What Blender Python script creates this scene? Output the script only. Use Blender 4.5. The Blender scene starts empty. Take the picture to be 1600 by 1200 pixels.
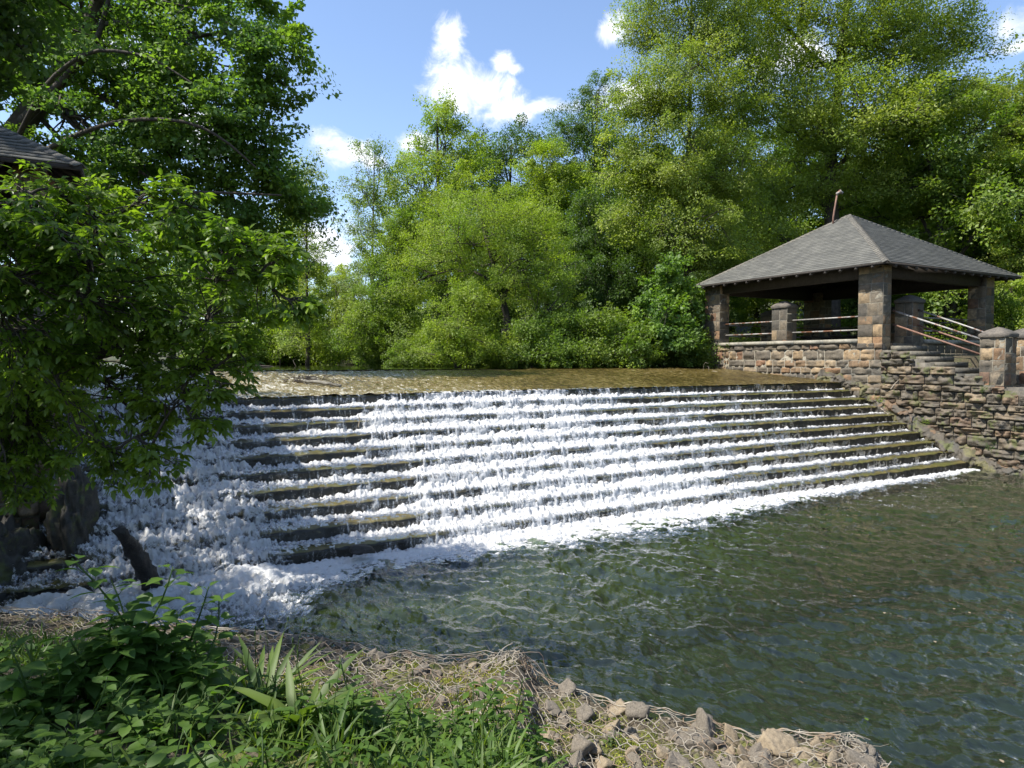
import bpy, math, random
import numpy as np
from mathutils import Vector, Euler
R = math.radians
S = bpy.context.scene
COL = S.collection
# ------------------------------------------------------------------ camera
F = 1060.0
CAMLOC = np.array([0.0, 0.0, 2.976])
YAW, PITCH = R(29.3), R(2.05)
cam = bpy.data.cameras.new('camera'); camo = bpy.data.objects.new('camera', cam); COL.objects.link(camo)
cam.sensor_width = 36; cam.lens = 36*F/1600; cam.clip_start = 0.05; cam.clip_end = 2000
camo.location = CAMLOC; camo.rotation_euler = (math.pi/2-PITCH, 0, -YAW)
S.camera = camo
_m = np.array(Euler((math.pi/2-PITCH, 0, -YAW)).to_matrix())
RT, UP, FW = _m[:, 0], _m[:, 1], -_m[:, 2]
def at(px, py, d=None, z=None):
    v = FW + RT*(px-800)/F + UP*(600-py)/F
    if z is not None: t = (z-CAMLOC[2])/v[2]
    else: t = d
    return CAMLOC + v*t
# ------------------------------------------------------------------ light
SUN_AZ, SUN_EL = R(-80), R(56)       # azimuth from +Y, clockwise
S.view_settings.view_transform = 'Standard'; S.view_settings.look = 'None'
S.view_settings.gamma = 1; S.view_settings.exposure = 0.95
S.view_settings.use_curve_mapping = False
sun = bpy.data.lights.new('sun', 'SUN'); suno = bpy.data.objects.new('sun', sun); COL.objects.link(suno)
sun.energy = 4.6; sun.angle = R(.5); sun.color = (1, .955, .87)
sd = Vector((math.sin(SUN_AZ)*math.cos(SUN_EL), math.cos(SUN_AZ)*math.cos(SUN_EL), math.sin(SUN_EL)))
suno.rotation_euler = sd.to_track_quat('Z', 'Y').to_euler(); suno.location = (0, 0, 60)
W = bpy.data.worlds.new('World'); S.world = W; W.use_nodes = True
S.cycles.max_bounces = 8; S.cycles.diffuse_bounces = 3; S.cycles.transparent_max_bounces = 16
S.cycles.transmission_bounces = 4; S.cycles.caustics_reflective = False; S.cycles.caustics_refractive = False
S.cycles.sample_clamp_indirect = 4.0; S.cycles.sample_clamp_direct = 12.0

class NT:
    """tiny helper to write node trees"""
    def __init__(s, tree): s.t = tree; tree.nodes.clear()
    def n(s, typ, ins=None, **kw):
        n = s.t.nodes.new(typ)
        for k, v in kw.items(): setattr(n, k, v)
        for k, v in (ins or {}).items():
            if hasattr(v, 'is_output') or isinstance(v, bpy.types.NodeSocket): s.t.links.new(v, n.inputs[k])
            else: n.inputs[k].default_value = v
        return n
    def math(s, op, a, b=0.0, c=0.0, clamp=False):
        return s.n('ShaderNodeMath', {0: a, 1: b, 2: c}, operation=op, use_clamp=clamp).outputs[0]
    def vm(s, op, a, b=(0, 0, 0)):
        n = s.n('ShaderNodeVectorMath', {0: a, 1: b}, operation=op); return n
    def noise(s, vec, scale, detail=4, rough=.55, dist=0):
        return s.n('ShaderNodeTexNoise', {'Vector': vec, 'Scale': scale, 'Detail': detail, 'Roughness': rough, 'Distortion': dist}).outputs['Fac']
    def ramp(s, fac, stops, interp='LINEAR'):
        n = s.n('ShaderNodeValToRGB', {'Fac': fac}); r = n.color_ramp; r.interpolation = interp
        while len(r.elements) > 1: r.elements.remove(r.elements[-1])
        r.elements[0].position = stops[0][0]; r.elements[0].color = (*stops[0][1], 1)
        for p, c in stops[1:]:
            e = r.elements.new(p); e.color = (*c, 1)
        return n.outputs['Color']
    def mix(s, fac, a, b, mode='MIX'):
        n = s.n('ShaderNodeMix', data_type='RGBA', blend_type=mode)
        for k, v in ((0, fac), (6, a), (7, b)):
            if isinstance(v, bpy.types.NodeSocket): s.t.links.new(v, n.inputs[k])
            else: n.inputs[k].default_value = v if not isinstance(v, tuple) or len(v) == 4 else (*v, 1)
        return n.outputs[2]
    def mr(s, v, a, b, c=0.0, d=1.0):
        return s.n('ShaderNodeMapRange', {'Value': v, 'From Min': a, 'From Max': b, 'To Min': c, 'To Max': d}, interpolation_type='SMOOTHSTEP').outputs[0]

def world():
    q = NT(W.node_tree)
    sky = q.n('ShaderNodeTexSky', sky_type='NISHITA', sun_disc=False, sun_elevation=SUN_EL, sun_rotation=SUN_AZ, altitude=0, air_density=1.0, dust_density=.6, ozone_density=2.5)
    tint = q.mix(1.0, sky.outputs[0], (1.06, 1.03, 1.04), 'MULTIPLY')
    bg = q.n('ShaderNodeBackground', {'Color': tint, 'Strength': .13})
    co = q.n('ShaderNodeTexCoord').outputs['Generated']
    blobs = [(700, 72, 26, 30), (712, 118, 42, 32), (740, 145, 62, 34), (790, 172, 40, 24), (858, 166, 40, 11), (785, 96, 20, 15), (806, 108, 12, 8),
             (512, 220, 26, 20), (540, 240, 44, 22), (575, 250, 26, 14), (650, 222, 30, 14), (962, 45, 24, 20), (1580, 38, 26, 24), (1600, 70, 30, 12),
             (520, 390, 50, 40), (300, 200, 60, 40), (90, 50, 120, 40), (1000, 150, 60, 20), (1230, 90, 60, 35),
             (400, -300, 260, 90), (1100, -420, 330, 110), (2100, 100, 300, 120), (-700, 200, 260, 110), (1750, -250, 200, 90)]
    best = None
    for (px, py, rx, ry) in blobs:
        c = FW + RT*(px-800)/F + UP*(600-py)/F; L = np.linalg.norm(c); c = c/L
        t1 = np.cross(c, (0, 0, 1)); t1 /= np.linalg.norm(t1); t2 = np.cross(t1, c)
        rel = q.vm('SUBTRACT', co, tuple(c)).outputs[0]
        a = q.vm('DOT_PRODUCT', rel, tuple(t1*F*L/rx)).outputs['Value']
        b = q.vm('DOT_PRODUCT', rel, tuple(t2*F*L/ry)).outputs['Value']
        f = q.vm('DOT_PRODUCT', co, tuple(c)).outputs['Value']
        r = q.math('SQRT', q.math('ADD', q.math('MULTIPLY', a, a), q.math('MULTIPLY', b, b)))
        v = q.math('MULTIPLY', q.math('SUBTRACT', 1.45, r), q.math('GREATER_THAN', f, 0.0))
        best = v if best is None else q.math('MAXIMUM', best, v)
    n1 = q.noise(co, 24, 9, .66, .5)
    n2 = q.noise(co, 5, 3, .5)
    m = q.math('ADD', best, q.math('MULTIPLY', q.math('SUBTRACT', n1, .5), 2.6))
    m = q.mr(m, .05, 1.1)
    cc = q.ramp(q.math('ADD', q.math('MULTIPLY', n1, .7), q.math('MULTIPLY', n2, .5)), [(.45, (.56, .64, .78)), (.66, (.90, .92, .95))])
    cb = q.n('ShaderNodeBackground', {'Color': cc, 'Strength': .80})
    mx = q.n('ShaderNodeMixShader', {0: m, 1: bg.outputs[0], 2: cb.outputs[0]})
    q.n('ShaderNodeOutputWorld', {'Surface': mx.outputs[0]})
world()

# ------------------------------------------------------------------ numpy noise
def _h(ix, iy, iz, seed):
    h = (ix.astype(np.int64)*374761393 + iy.astype(np.int64)*668265263 + iz.astype(np.int64)*2147483647 + seed*974634777) & 0xffffffff
    h = ((h ^ (h >> 13))*1274126177) & 0xffffffff
    h = ((h ^ (h >> 16))*2246822519) & 0xffffffff
    return ((h ^ (h >> 15)) & 0xffffff)/float(0xffffff)
def vn(x, y, z=0.0, seed=0):
    x, y, z = np.broadcast_arrays(np.asarray(x, float), y, z)
    ix, iy, iz = np.floor(x), np.floor(y), np.floor(z)
    fx, fy, fz = x-ix, y-iy, z-iz
    ix, iy, iz = ix.astype(np.int64), iy.astype(np.int64), iz.astype(np.int64)
    fx, fy, fz = [t*t*t*(t*(t*6-15)+10) for t in (fx, fy, fz)]
    r = 0
    for a in (0, 1):
        wx = fx if a else 1-fx
        for b in (0, 1):
            wy = fy if b else 1-fy
            for c in (0, 1):
                r = r + wx*wy*(fz if c else 1-fz)*_h(ix+a, iy+b, iz+c, seed)
    return r*2-1
def fbm(x, y, z=0.0, o=4, seed=0, g=.5):
    r, a, s = 0, 1.0, 0
    for i in range(o):
        r = r + a*vn(np.asarray(x)*2**i, np.asarray(y)*2**i, np.asarray(z)*2**i, seed+i*17); s += a; a *= g
    return r/s
def sst(a, b, x):
    t = np.clip((np.asarray(x, float)-a)/(b-a), 0, 1); return t*t*(3-2*t)

# ------------------------------------------------------------------ mesh helpers
def mesh_obj(name, V, Fc, mat, parent=None, smooth=False, col=None, attrs=None):
    """Fc: list of (n,k) int arrays"""
    V = np.asarray(V, np.float32)
    if isinstance(Fc, np.ndarray): Fc = [Fc]
    Fc = [f for f in Fc if len(f)]
    me = bpy.data.meshes.new(name)
    me.vertices.add(len(V)); me.vertices.foreach_set('co', V.ravel())
    loops = np.concatenate([f.ravel() for f in Fc]).astype(np.int32)
    tot = np.concatenate([np.full(len(f), f.shape[1]) for f in Fc]).astype(np.int32)
    st = np.concatenate([[0], np.cumsum(tot)[:-1]]).astype(np.int32)
    me.loops.add(len(loops)); me.loops.foreach_set('vertex_index', loops)
    me.polygons.add(len(tot)); me.polygons.foreach_set('loop_start', st); me.polygons.foreach_set('loop_total', tot)
    if smooth: me.polygons.foreach_set('use_smooth', np.ones(len(tot), bool))
    me.update(calc_edges=True)
    if col is not None:
        a = me.color_attributes.new('Col', 'FLOAT_COLOR', 'POINT')
        c = np.ones((len(V), 4), np.float32); c[:, :3] = col; a.data.foreach_set('color', c.ravel())
    for k, v in (attrs or {}).items():
        a = me.attributes.new(k, 'FLOAT', 'POINT'); a.data.foreach_set('value', np.asarray(v, np.float32))
    me.materials.append(mat)
    o = bpy.data.objects.new(name, me); COL.objects.link(o)
    if parent: o.parent = parent
    return o
def tag(o, label=None, cat=None, group=None, kind=None):
    if label: o['label'] = label
    if cat: o['category'] = cat
    if group: o['group'] = group
    if kind: o['kind'] = kind
    return o
def empty(name, label, cat, loc=(0, 0, 0), group=None):
    o = bpy.data.objects.new(name, None); COL.objects.link(o); o.location = loc; o.empty_display_size = .2
    return tag(o, label, cat, group)
def grid_faces(nu, nv, wrap=False):
    i = np.arange(nu if wrap else nu-1)[:, None]; j = np.arange(nv-1)[None, :]
    i2 = (i+1) % nu
    return np.stack([i*nv+j, i2*nv+j, i2*nv+j+1, i*nv+j+1], -1).reshape(-1, 4)
class MB:
    def __init__(s): s.V = []; s.Q = []; s.T = []; s.C = []; s.n = 0
    def add(s, V, Q=None, T=None, c=(.5, .5, .5)):
        V = np.asarray(V, float).reshape(-1, 3); s.V.append(V)
        if Q is not None and len(Q): s.Q.append(np.asarray(Q)+s.n)
        if T is not None and len(T): s.T.append(np.asarray(T)+s.n)
        s.C.append(np.broadcast_to(np.asarray(c, float), (len(V), 3))); s.n += len(V)
    def box(s, a, b, c=(.5, .5, .5), j=0.0):
        a, b = np.array(a, float), np.array(b, float)
        v = np.array([[x, y, z] for x in (a[0], b[0]) for y in (a[1], b[1]) for z in (a[2], b[2])])
        s.add(v, [[0, 1, 3, 2], [4, 6, 7, 5], [0, 4, 5, 1], [2, 3, 7, 6], [0, 2, 6, 4], [1, 5, 7, 3]], c=c)
    def tube(s, P, r, k=6, c=(.5, .5, .5), cap=True):
        P = np.asarray(P, float); n = len(P); r = np.broadcast_to(np.asarray(r, float), (n,))
        T = np.gradient(P, axis=0); T /= np.linalg.norm(T, axis=1)[:, None]+1e-9
        ref = np.array([0, 0, 1.0]) if abs(T[0, 2]) < .9 else np.array([1.0, 0, 0])
        A = np.cross(T, ref); A /= np.linalg.norm(A, axis=1)[:, None]+1e-9; B = np.cross(T, A)
        th = np.arange(k)*2*math.pi/k
        V = P[:, None]+r[:, None, None]*(A[:, None]*np.cos(th)[None, :, None]+B[:, None]*np.sin(th)[None, :, None])
        i = np.arange(n-1)[:, None]; j = np.arange(k)[None]; j2 = (j+1) % k
        Q = np.stack([i*k+j, i*k+j2, (i+1)*k+j2, (i+1)*k+j], -1).reshape(-1, 4)
        V = V.reshape(-1, 3); T_ = None
        if cap:
            V = np.vstack([V, P[:1], P[-1:]])
            T_ = [[n*k, (q+1) % k, q] for q in range(k)]+[[n*k+1, (n-1)*k+q, (n-1)*k+(q+1) % k] for q in range(k)]
        s.add(V, Q, T_, c)
    def build(s, name, mat, parent=None, smooth=False):
        return mesh_obj(name, np.vstack(s.V), [np.vstack(x) for x in (s.Q, s.T) if x], mat, parent, smooth, np.vstack(s.C))

# ------------------------------------------------------------------ materials
def mat(name):
    m = bpy.data.materials.new(name); m.use_nodes = True
    return m, NT(m.node_tree)
def bsdf(q, col, rough=.8, nrm=None, **kw):
    ins = {'Base Color': col if isinstance(col, bpy.types.NodeSocket) else (*col, 1), 'Roughness': rough}
    if nrm is not None: ins['Normal'] = nrm
    ins.update(kw)
    return q.n('ShaderNodeBsdfPrincipled', ins)
def out(q, sh): q.n('ShaderNodeOutputMaterial', {'Surface': sh})
def bump(q, h, st=.5, d=.02): return q.n('ShaderNodeBump', {'Height': h, 'Strength': st, 'Distance': d}).outputs[0]

def stone_mat(name, wet=0.0, moss=.0):
    m, q = mat(name); P = q.n('ShaderNodeNewGeometry').outputs['Position']
    c = q.n('ShaderNodeVertexColor', layer_name='Col').outputs['Color']
    n = q.noise(P, 9, 6, .65); n2 = q.noise(P, 55, 4, .6); n3 = q.noise(P, 1.3, 4, .6)
    c = q.mix(.25, c, (.13, .115, .09)); c = q.mix(1, c, q.ramp(n, [(.3, (.5, .5, .5)), (.5, (.9, .88, .85)), (.72, (1.3, 1.25, 1.15))]), 'MULTIPLY')
    c = q.mix(1, c, q.ramp(n2, [(.35, (.72, .72, .72)), (.65, (1.2, 1.2, 1.2))]), 'MULTIPLY')
    c = q.mix(q.mr(n3, .5, .66, 0, .55), c, (.05, .05, .045))
    if moss:
        c = q.mix(q.math('MULTIPLY', q.mr(q.noise(P, 3.1, 5, .7), .55 - moss*.25, .64), .85), c, (.075, .085, .02))
    h = q.math('ADD', q.math('MULTIPLY', n, .7), q.math('MULTIPLY', n2, .3))
    out(q, bsdf(q, c, .85-wet*.5, bump(q, h, .7, .03)).outputs[0]); return m
M = {}
M['stone'] = stone_mat('stone'); M['stone_wet'] = stone_mat('stone_wet', .3, .12)

def plain(name, col, rough=.8, var=.35, scale=12, bd=.01, metallic=0, rust=None):
    m, q = mat(name); P = q.n('ShaderNodeTexCoord').outputs['Object']
    n = q.noise(P, scale, 6, .6); n2 = q.noise(P, scale*5, 4, .6)
    lo = tuple(x*(1-var) for x in col); hi = tuple(min(1, x*(1+var)) for x in col)
    c = q.ramp(q.math('ADD', q.math('MULTIPLY', n, .65), q.math('MULTIPLY', n2, .35)), [(.35, lo), (.65, hi)])
    if rust: c = q.mix(q.mr(q.noise(P, 4, 5, .7), .48, .58), c, rust)
    out(q, bsdf(q, c, rough, bump(q, n2, .5, bd), Metallic=metallic).outputs[0]); return m
M['concrete'] = plain('concrete', (.27, .25, .20), .9, .4, 5)
M['wood_dark'] = plain('wood_dark', (.035, .028, .022), .8, .4, 8)
M['bark'] = plain('bark', (.055, .045, .036), .95, .55, 7, .03)
M['bark_pale'] = plain('bark_pale', (.16, .15, .125), .9, .5, 5, .02)
M['drift'] = plain('driftwood', (.24, .20, .15), .9, .4, 10)
M['log'] = plain('wet_log', (.022, .018, .014), .55, .6, 9, .04)
M['rail'] = plain('rail_metal', (.30, .29, .27), .55, .3, 12, .004, .3, rust=(.16, .075, .04))
M['rail_rust'] = plain('rail_rust', (.19, .105, .075), .7, .35, 12, .004, .1)
M['wire'] = plain('wire', (.30, .265, .21), .6, .3, 9, .002, .0, rust=(.24, .17, .11))
M['rock'] = plain('rock', (.155, .132, .102), .9, .5, 11, .02)
M['rock_tan'] = plain('rock_tan', (.24, .19, .125), .9, .4, 8, .02)

def shingle_mat():
    m, q = mat('shingles'); uv = q.n('ShaderNodeUVMap').outputs[0]; P = q.n('ShaderNodeNewGeometry').outputs['Position']
    b = q.n('ShaderNodeTexBrick', {'Vector': uv, 'Color1': (.080, .081, .077, 1), 'Color2': (.112, .112, .104, 1), 'Mortar': (.06, .06, .055, 1), 'Scale': 1.0, 'Mortar Size': .004, 'Brick Width': .3, 'Row Height': .135, 'Bias': .0})
    n = q.noise(P, 2.2, 6, .65); n2 = q.noise(P, 120, 2, .6)
    c = q.mix(1, b.outputs['Color'], q.ramp(n, [(.3, (.72, .72, .7)), (.7, (1.25, 1.22, 1.15))]), 'MULTIPLY')
    c = q.mix(1, c, q.ramp(n2, [(.35, (.75, .75, .75)), (.65, (1.25, 1.25, 1.25))]), 'MULTIPLY')
    out(q, bsdf(q, c, .9, bump(q, q.math('ADD', b.outputs['Fac'], q.math('MULTIPLY', n2, -.4)), -.4, .006)).outputs[0]); return m
M['shingles'] = shingle_mat()

def dam_mat():
    m, q = mat('dam_concrete'); g = q.n('ShaderNodeNewGeometry'); P = g.outputs['Position']
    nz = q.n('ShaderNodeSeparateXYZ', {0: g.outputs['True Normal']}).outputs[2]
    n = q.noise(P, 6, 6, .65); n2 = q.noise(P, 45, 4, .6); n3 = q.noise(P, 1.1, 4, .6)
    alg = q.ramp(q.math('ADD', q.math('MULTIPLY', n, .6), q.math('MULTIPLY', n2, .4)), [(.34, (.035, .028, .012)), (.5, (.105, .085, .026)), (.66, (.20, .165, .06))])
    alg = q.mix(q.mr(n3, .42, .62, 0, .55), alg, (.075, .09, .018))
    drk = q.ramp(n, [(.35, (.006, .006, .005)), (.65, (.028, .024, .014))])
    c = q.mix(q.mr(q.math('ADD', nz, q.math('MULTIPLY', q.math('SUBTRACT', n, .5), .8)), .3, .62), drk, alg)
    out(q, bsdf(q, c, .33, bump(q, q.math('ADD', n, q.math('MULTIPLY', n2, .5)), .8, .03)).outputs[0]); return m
M['dam'] = dam_mat()

def ground_mat():
    m, q = mat('ground'); P = q.n('ShaderNodeNewGeometry').outputs['Position']
    n = q.noise(P, 1.2, 7, .65); n2 = q.noise(P, 18, 5, .65)
    c = q.ramp(n, [(.35, (.025, .035, .012)), (.5, (.05, .06, .02)), (.62, (.07, .055, .03))])
    c = q.mix(1, c, q.ramp(n2, [(.35, (.5, .5, .5)), (.65, (1.35, 1.35, 1.35))]), 'MULTIPLY')
    out(q, bsdf(q, c, .95, bump(q, n2, .8, .05)).outputs[0]); return m
M['ground'] = ground_mat()
def bank_mat():
    m, q = mat('bank_soil'); P = q.n('ShaderNodeNewGeometry').outputs['Position']
    n = q.noise(P, 2.6, 6, .65); n2 = q.noise(P, 30, 6, .7); n3 = q.noise(P, 5, 4, .6)
    c = q.ramp(n2, [(.3, (.03, .023, .015)), (.5, (.10, .08, .052)), (.7, (.22, .185, .13))])
    c = q.mix(q.mr(q.math('ADD', n, q.math('MULTIPLY', n2, .35)), .66, .76, 0, .85), c, (.14, .15, .03))
    c = q.mix(q.mr(n3, .55, .68, 0, .8), c, (.06, .045, .03))
    out(q, bsdf(q, c, .95, bump(q, n2, 1, .035)).outputs[0]); return m
M['bank'] = bank_mat()
def bed_mat(name, a, b):
    m, q = mat(name); P = q.n('ShaderNodeNewGeometry').outputs['Position']
    n = q.noise(P, 1.5, 6, .7); out(q, bsdf(q, q.ramp(n, [(.35, a), (.65, b)]), .9).outputs[0]); return m
M['bed'] = bed_mat('river_bed', (.008, .012, .006), (.022, .034, .012))
M['slab'] = bed_mat('algae_slab', (.050, .062, .016), (.11, .12, .036))

def water_mat(name, tint, body, bodyfac, rough=.04, bs=.25, bscale=18, bd=.02, stretch=(1, 1, 1)):
    m, q = mat(name); P = q.n('ShaderNodeNewGeometry').outputs['Position']
    v = q.n('ShaderNodeMapping', {'Vector': P, 'Rotation': (0, 0, R(-48)), 'Scale': stretch}).outputs[0]
    h = q.math('ADD', q.noise(v, bscale, 4, .55, .4), q.math('MULTIPLY', q.noise(v, bscale*3.3, 2, .5), .35))
    nb = bump(q, h, bs, bd)
    fr = q.n('ShaderNodeFresnel', {'IOR': 1.40, 'Normal': nb}).outputs[0]
    fr = q.math('MULTIPLY', fr, 1.5, clamp=True)
    tr = q.n('ShaderNodeBsdfTransparent', {'Color': (*tint, 1)})
    df = q.n('ShaderNodeBsdfDiffuse', {'Color': (*body, 1), 'Normal': nb})
    a = q.n('ShaderNodeMixShader', {0: bodyfac, 1: tr.outputs[0], 2: df.outputs[0]})
    gl = q.n('ShaderNodeBsdfGlossy', {'Color': (1, 1, 1, 1), 'Roughness': rough, 'Normal': nb})
    mx = q.n('ShaderNodeMixShader', {0: fr, 1: a.outputs[0], 2: gl.outputs[0]})
    out(q, mx.outputs[0]); return m
M['pool'] = water_mat('pool_water', (.54, .63, .48), (.042, .058, .040), .20, .02, .6, 7, .035, (1, .5, 1))
M['pond'] = water_mat('pond_water', (.3, .36, .2), (.06, .06, .02), .6, .05, .3, 6, .02)
def apron_mat():
    m, q = mat('apron_water'); P = q.n('ShaderNodeNewGeometry').outputs['Position']
    v = q.n('ShaderNodeMapping', {'Vector': P, 'Scale': (1, .30, 1)}).outputs[0]
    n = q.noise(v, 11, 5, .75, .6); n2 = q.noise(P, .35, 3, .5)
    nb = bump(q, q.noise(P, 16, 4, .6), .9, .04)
    c = q.ramp(q.math('ADD', n, q.math('MULTIPLY', q.math('SUBTRACT', q.math('MULTIPLY', n2, .5), q.mr(q.n('ShaderNodeSeparateXYZ', {0: P}).outputs[0], 3.0, 12.0, .02, .30)), .5)), [(.42, (.035, .025, .008)), (.54, (.13, .095, .028)), (.64, (.22, .18, .09)), (.74, (.60, .58, .50))])  # pale flecks: froth plus sun glitter painted into the colour, stronger towards the left
    df = q.n('ShaderNodeBsdfDiffuse', {'Color': c, 'Normal': nb}); gl = q.n('ShaderNodeBsdfGlossy', {'Color': (1, 1, 1, 1), 'Roughness': .09, 'Normal': nb})
    fr = q.n('ShaderNodeFresnel', {'IOR': 1.34, 'Normal': nb}).outputs[0]
    out(q, q.n('ShaderNodeMixShader', {0: fr, 1: df.outputs[0], 2: gl.outputs[0]}).outputs[0]); return m
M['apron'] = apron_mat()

def foam_mat():
    m, q = mat('foam'); P = q.n('ShaderNodeNewGeometry').outputs['Position']
    f = q.n('ShaderNodeAttribute', attribute_name='foam').outputs['Fac']
    n = q.noise(P, 42, 5, .65, .6); n2 = q.noise(P, 110, 2, .6)
    k = q.math('ADD', f, q.math('MULTIPLY', q.math('SUBTRACT', n, .5), 1.5))
    a = q.mr(k, .20, .78)
    h = q.math('ADD', n, q.math('MULTIPLY', n2, .4)); nb = bump(q, h, .8, .014)
    df = q.n('ShaderNodeBsdfDiffuse', {'Color': (.63, .63, .625, 1), 'Normal': nb})
    tl = q.n('ShaderNodeBsdfTranslucent', {'Color': (.62, .64, .64, 1), 'Normal': nb})
    d = q.n('ShaderNodeMixShader', {0: .22, 1: df.outputs[0], 2: tl.outputs[0]})
    g = q.n('ShaderNodeBsdfGlossy', {'Color': (1, 1, 1, 1), 'Roughness': .12, 'Normal': nb})
    fr = q.n('ShaderNodeFresnel', {'IOR': 1.33, 'Normal': nb}).outputs[0]
    d = q.n('ShaderNodeMixShader', {0: .035, 1: d.outputs[0], 2: g.outputs[0]})
    tr = q.n('ShaderNodeBsdfTransparent', {'Color': (.93, .95, .95, 1)})
    w = q.n('ShaderNodeMixShader', {0: q.math('MULTIPLY', fr, .8), 1: tr.outputs[0], 2: g.outputs[0]})
    out(q, q.n('ShaderNodeMixShader', {0: a, 1: w.outputs[0], 2: d.outputs[0]}).outputs[0]); return m
M['foam'] = foam_mat()

def leaf_mat(name, col, trans=.42, gloss=.55, var=.5, warm=(1.2, 1.08, .7)):
    m, q = mat(name); t = q.n('ShaderNodeAttribute', attribute_name='tint').outputs['Fac']
    P = q.n('ShaderNodeNewGeometry').outputs['Position']
    lo = tuple(x*(1-var*.6) for x in col); hi = tuple(x*w*(1+var*.6) for x, w in zip(col, warm))
    c = q.ramp(t, [(0, lo), (.6, col), (1, hi)])
    c = q.mix(1, c, q.ramp(q.noise(P, .55, 3, .6), [(.38, (.82, .9, .9)), (.62, (1.15, 1.08, .95))]), 'MULTIPLY')
    c2 = q.mix(1, c, (1.7, 1.85, .7), 'MULTIPLY')
    d = q.n('ShaderNodeBsdfDiffuse', {'Color': c}); tl = q.n('ShaderNodeBsdfTranslucent', {'Color': c2})
    a = q.n('ShaderNodeMixShader', {0: trans, 1: d.outputs[0], 2: tl.outputs[0]})
    g = q.n('ShaderNodeBsdfGlossy', {'Color': (1, 1, 1, 1), 'Roughness': gloss})
    out(q, q.n('ShaderNodeMixShader', {0: .022, 1: a.outputs[0], 2: g.outputs[0]}).outputs[0]); return m
LM = {
 'bright': leaf_mat('leaf_bright', (.200, .275, .040)), 'mid': leaf_mat('leaf_mid', (.145, .215, .034)),
 'dark': leaf_mat('leaf_dark', (.068, .122, .026)), 'grey': leaf_mat('leaf_grey', (.16, .22, .075)),
 'olive': leaf_mat('leaf_olive', (.205, .262, .046)), 'elder': leaf_mat('leaf_elder', (.122, .195, .026), .52, .42),
 'blue': leaf_mat('leaf_blue', (.120, .205, .040)), 'herb': leaf_mat('leaf_herb', (.066, .135, .020), .5, .55),
 'grass': leaf_mat('leaf_grass', (.085, .14, .028), .45), 'sedum': leaf_mat('leaf_sedum', (.22, .25, .04), .3)}

# ------------------------------------------------------------------ foliage generators
def unit(v): return v/(np.linalg.norm(v, axis=-1, keepdims=True)+1e-9)
SHAPES = {  # outline pairs (t along, half width), folded about the midrib
 'rh': [(.45, .5)], 'ov': [(.22, .38), (.5, .5), (.78, .28)], 'lance': [(.2, .30), (.5, .5), (.8, .33)]}
def leaf_mesh(P, A, N, L, Wd, shape='rh', fold=.25, droop=.0, rng=None):
    prs = SHAPES[shape]; n = len(P); A = unit(A); B = unit(np.cross(N, A)); N = np.cross(A, B)
    k = len(prs); L = L[:, None]; Wd = Wd[:, None]
    mids = [P]+[P+A*L*t - N*L*droop*t*t for t, _ in prs] + [P+A*L - N*L*droop]
    if k == 1: V = [P, mids[1]+B*Wd*.5+N*Wd*fold*.5, mids[2], mids[1]-B*Wd*.5+N*Wd*fold*.5]; T = [[0, 1, 2], [0, 2, 3]]
    else:
        V = list(mids); T = []; nm = k+2; lidx = []; ridx = []
        for i, (t, w) in enumerate(prs):
            V.append(mids[i+1]+B*Wd*w+N*Wd*fold*w); lidx.append(len(V)-1)
            V.append(mids[i+1]-B*Wd*w+N*Wd*fold*w); ridx.append(len(V)-1)
        T += [[0, lidx[0], 1], [0, 1, ridx[0]]]
        for i in range(k-1):
            T += [[i+1, lidx[i], lidx[i+1]], [i+1, lidx[i+1], i+2], [i+1, i+2, ridx[i+1]], [i+1, ridx[i+1], ridx[i]]]
        T += [[k, lidx[-1], k+1], [k, k+1, ridx[-1]]]
    m = len(V); V = np.stack(V, 1).reshape(-1, 3)
    T = (np.array(T)[None]+np.arange(n)[:, None, None]*m).reshape(-1, 3)
    return V, T, m
def rdir(rng, n): return unit(rng.normal(size=(n, 3)))
def twigs(A, B, r0, r1):
    """batch of straight 3-sided twigs"""
    D = unit(B-A); X = unit(np.cross(D, np.array([.3, .2, 1.0]))); Y = np.cross(D, X); vs = []
    for P_, r in ((A, r0), (B, r1)):
        for a in (0, 2.09, 4.19): vs.append(P_+(X*math.cos(a)+Y*math.sin(a))*np.reshape(r, (-1, 1)))
    V = np.stack(vs, 1).reshape(-1, 3)
    Q = np.array([[0, 1, 4, 3], [1, 2, 5, 4], [2, 0, 3, 5]])
    return V, (Q[None]+np.arange(len(A))[:, None, None]*6).reshape(-1, 4)
def curve(a, b, rng, bow=.12, n=7, lift=0.0):
    a, b = np.array(a), np.array(b); L = np.linalg.norm(b-a); t = np.linspace(0, 1, n)[:, None]
    o = rng.normal(size=3)*bow*L; o2 = rng.normal(size=3)*bow*L*.4
    return a+(b-a)*t + o*np.sin(t*math.pi) + o2*np.sin(t*math.pi*2) + np.array([0, 0, lift*L])*np.sin(t*math.pi)
def lobe(px, py, d, rx, ry, rd=None, w=1.0):
    c = at(px, py, d=d); return (c, rx*d/F, (rd if rd else rx)*d/F, ry*d/F, w)
HR = np.array([RT[0], RT[1], 0]); HR /= np.linalg.norm(HR); HF = np.array([-HR[1], HR[0], 0])

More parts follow.
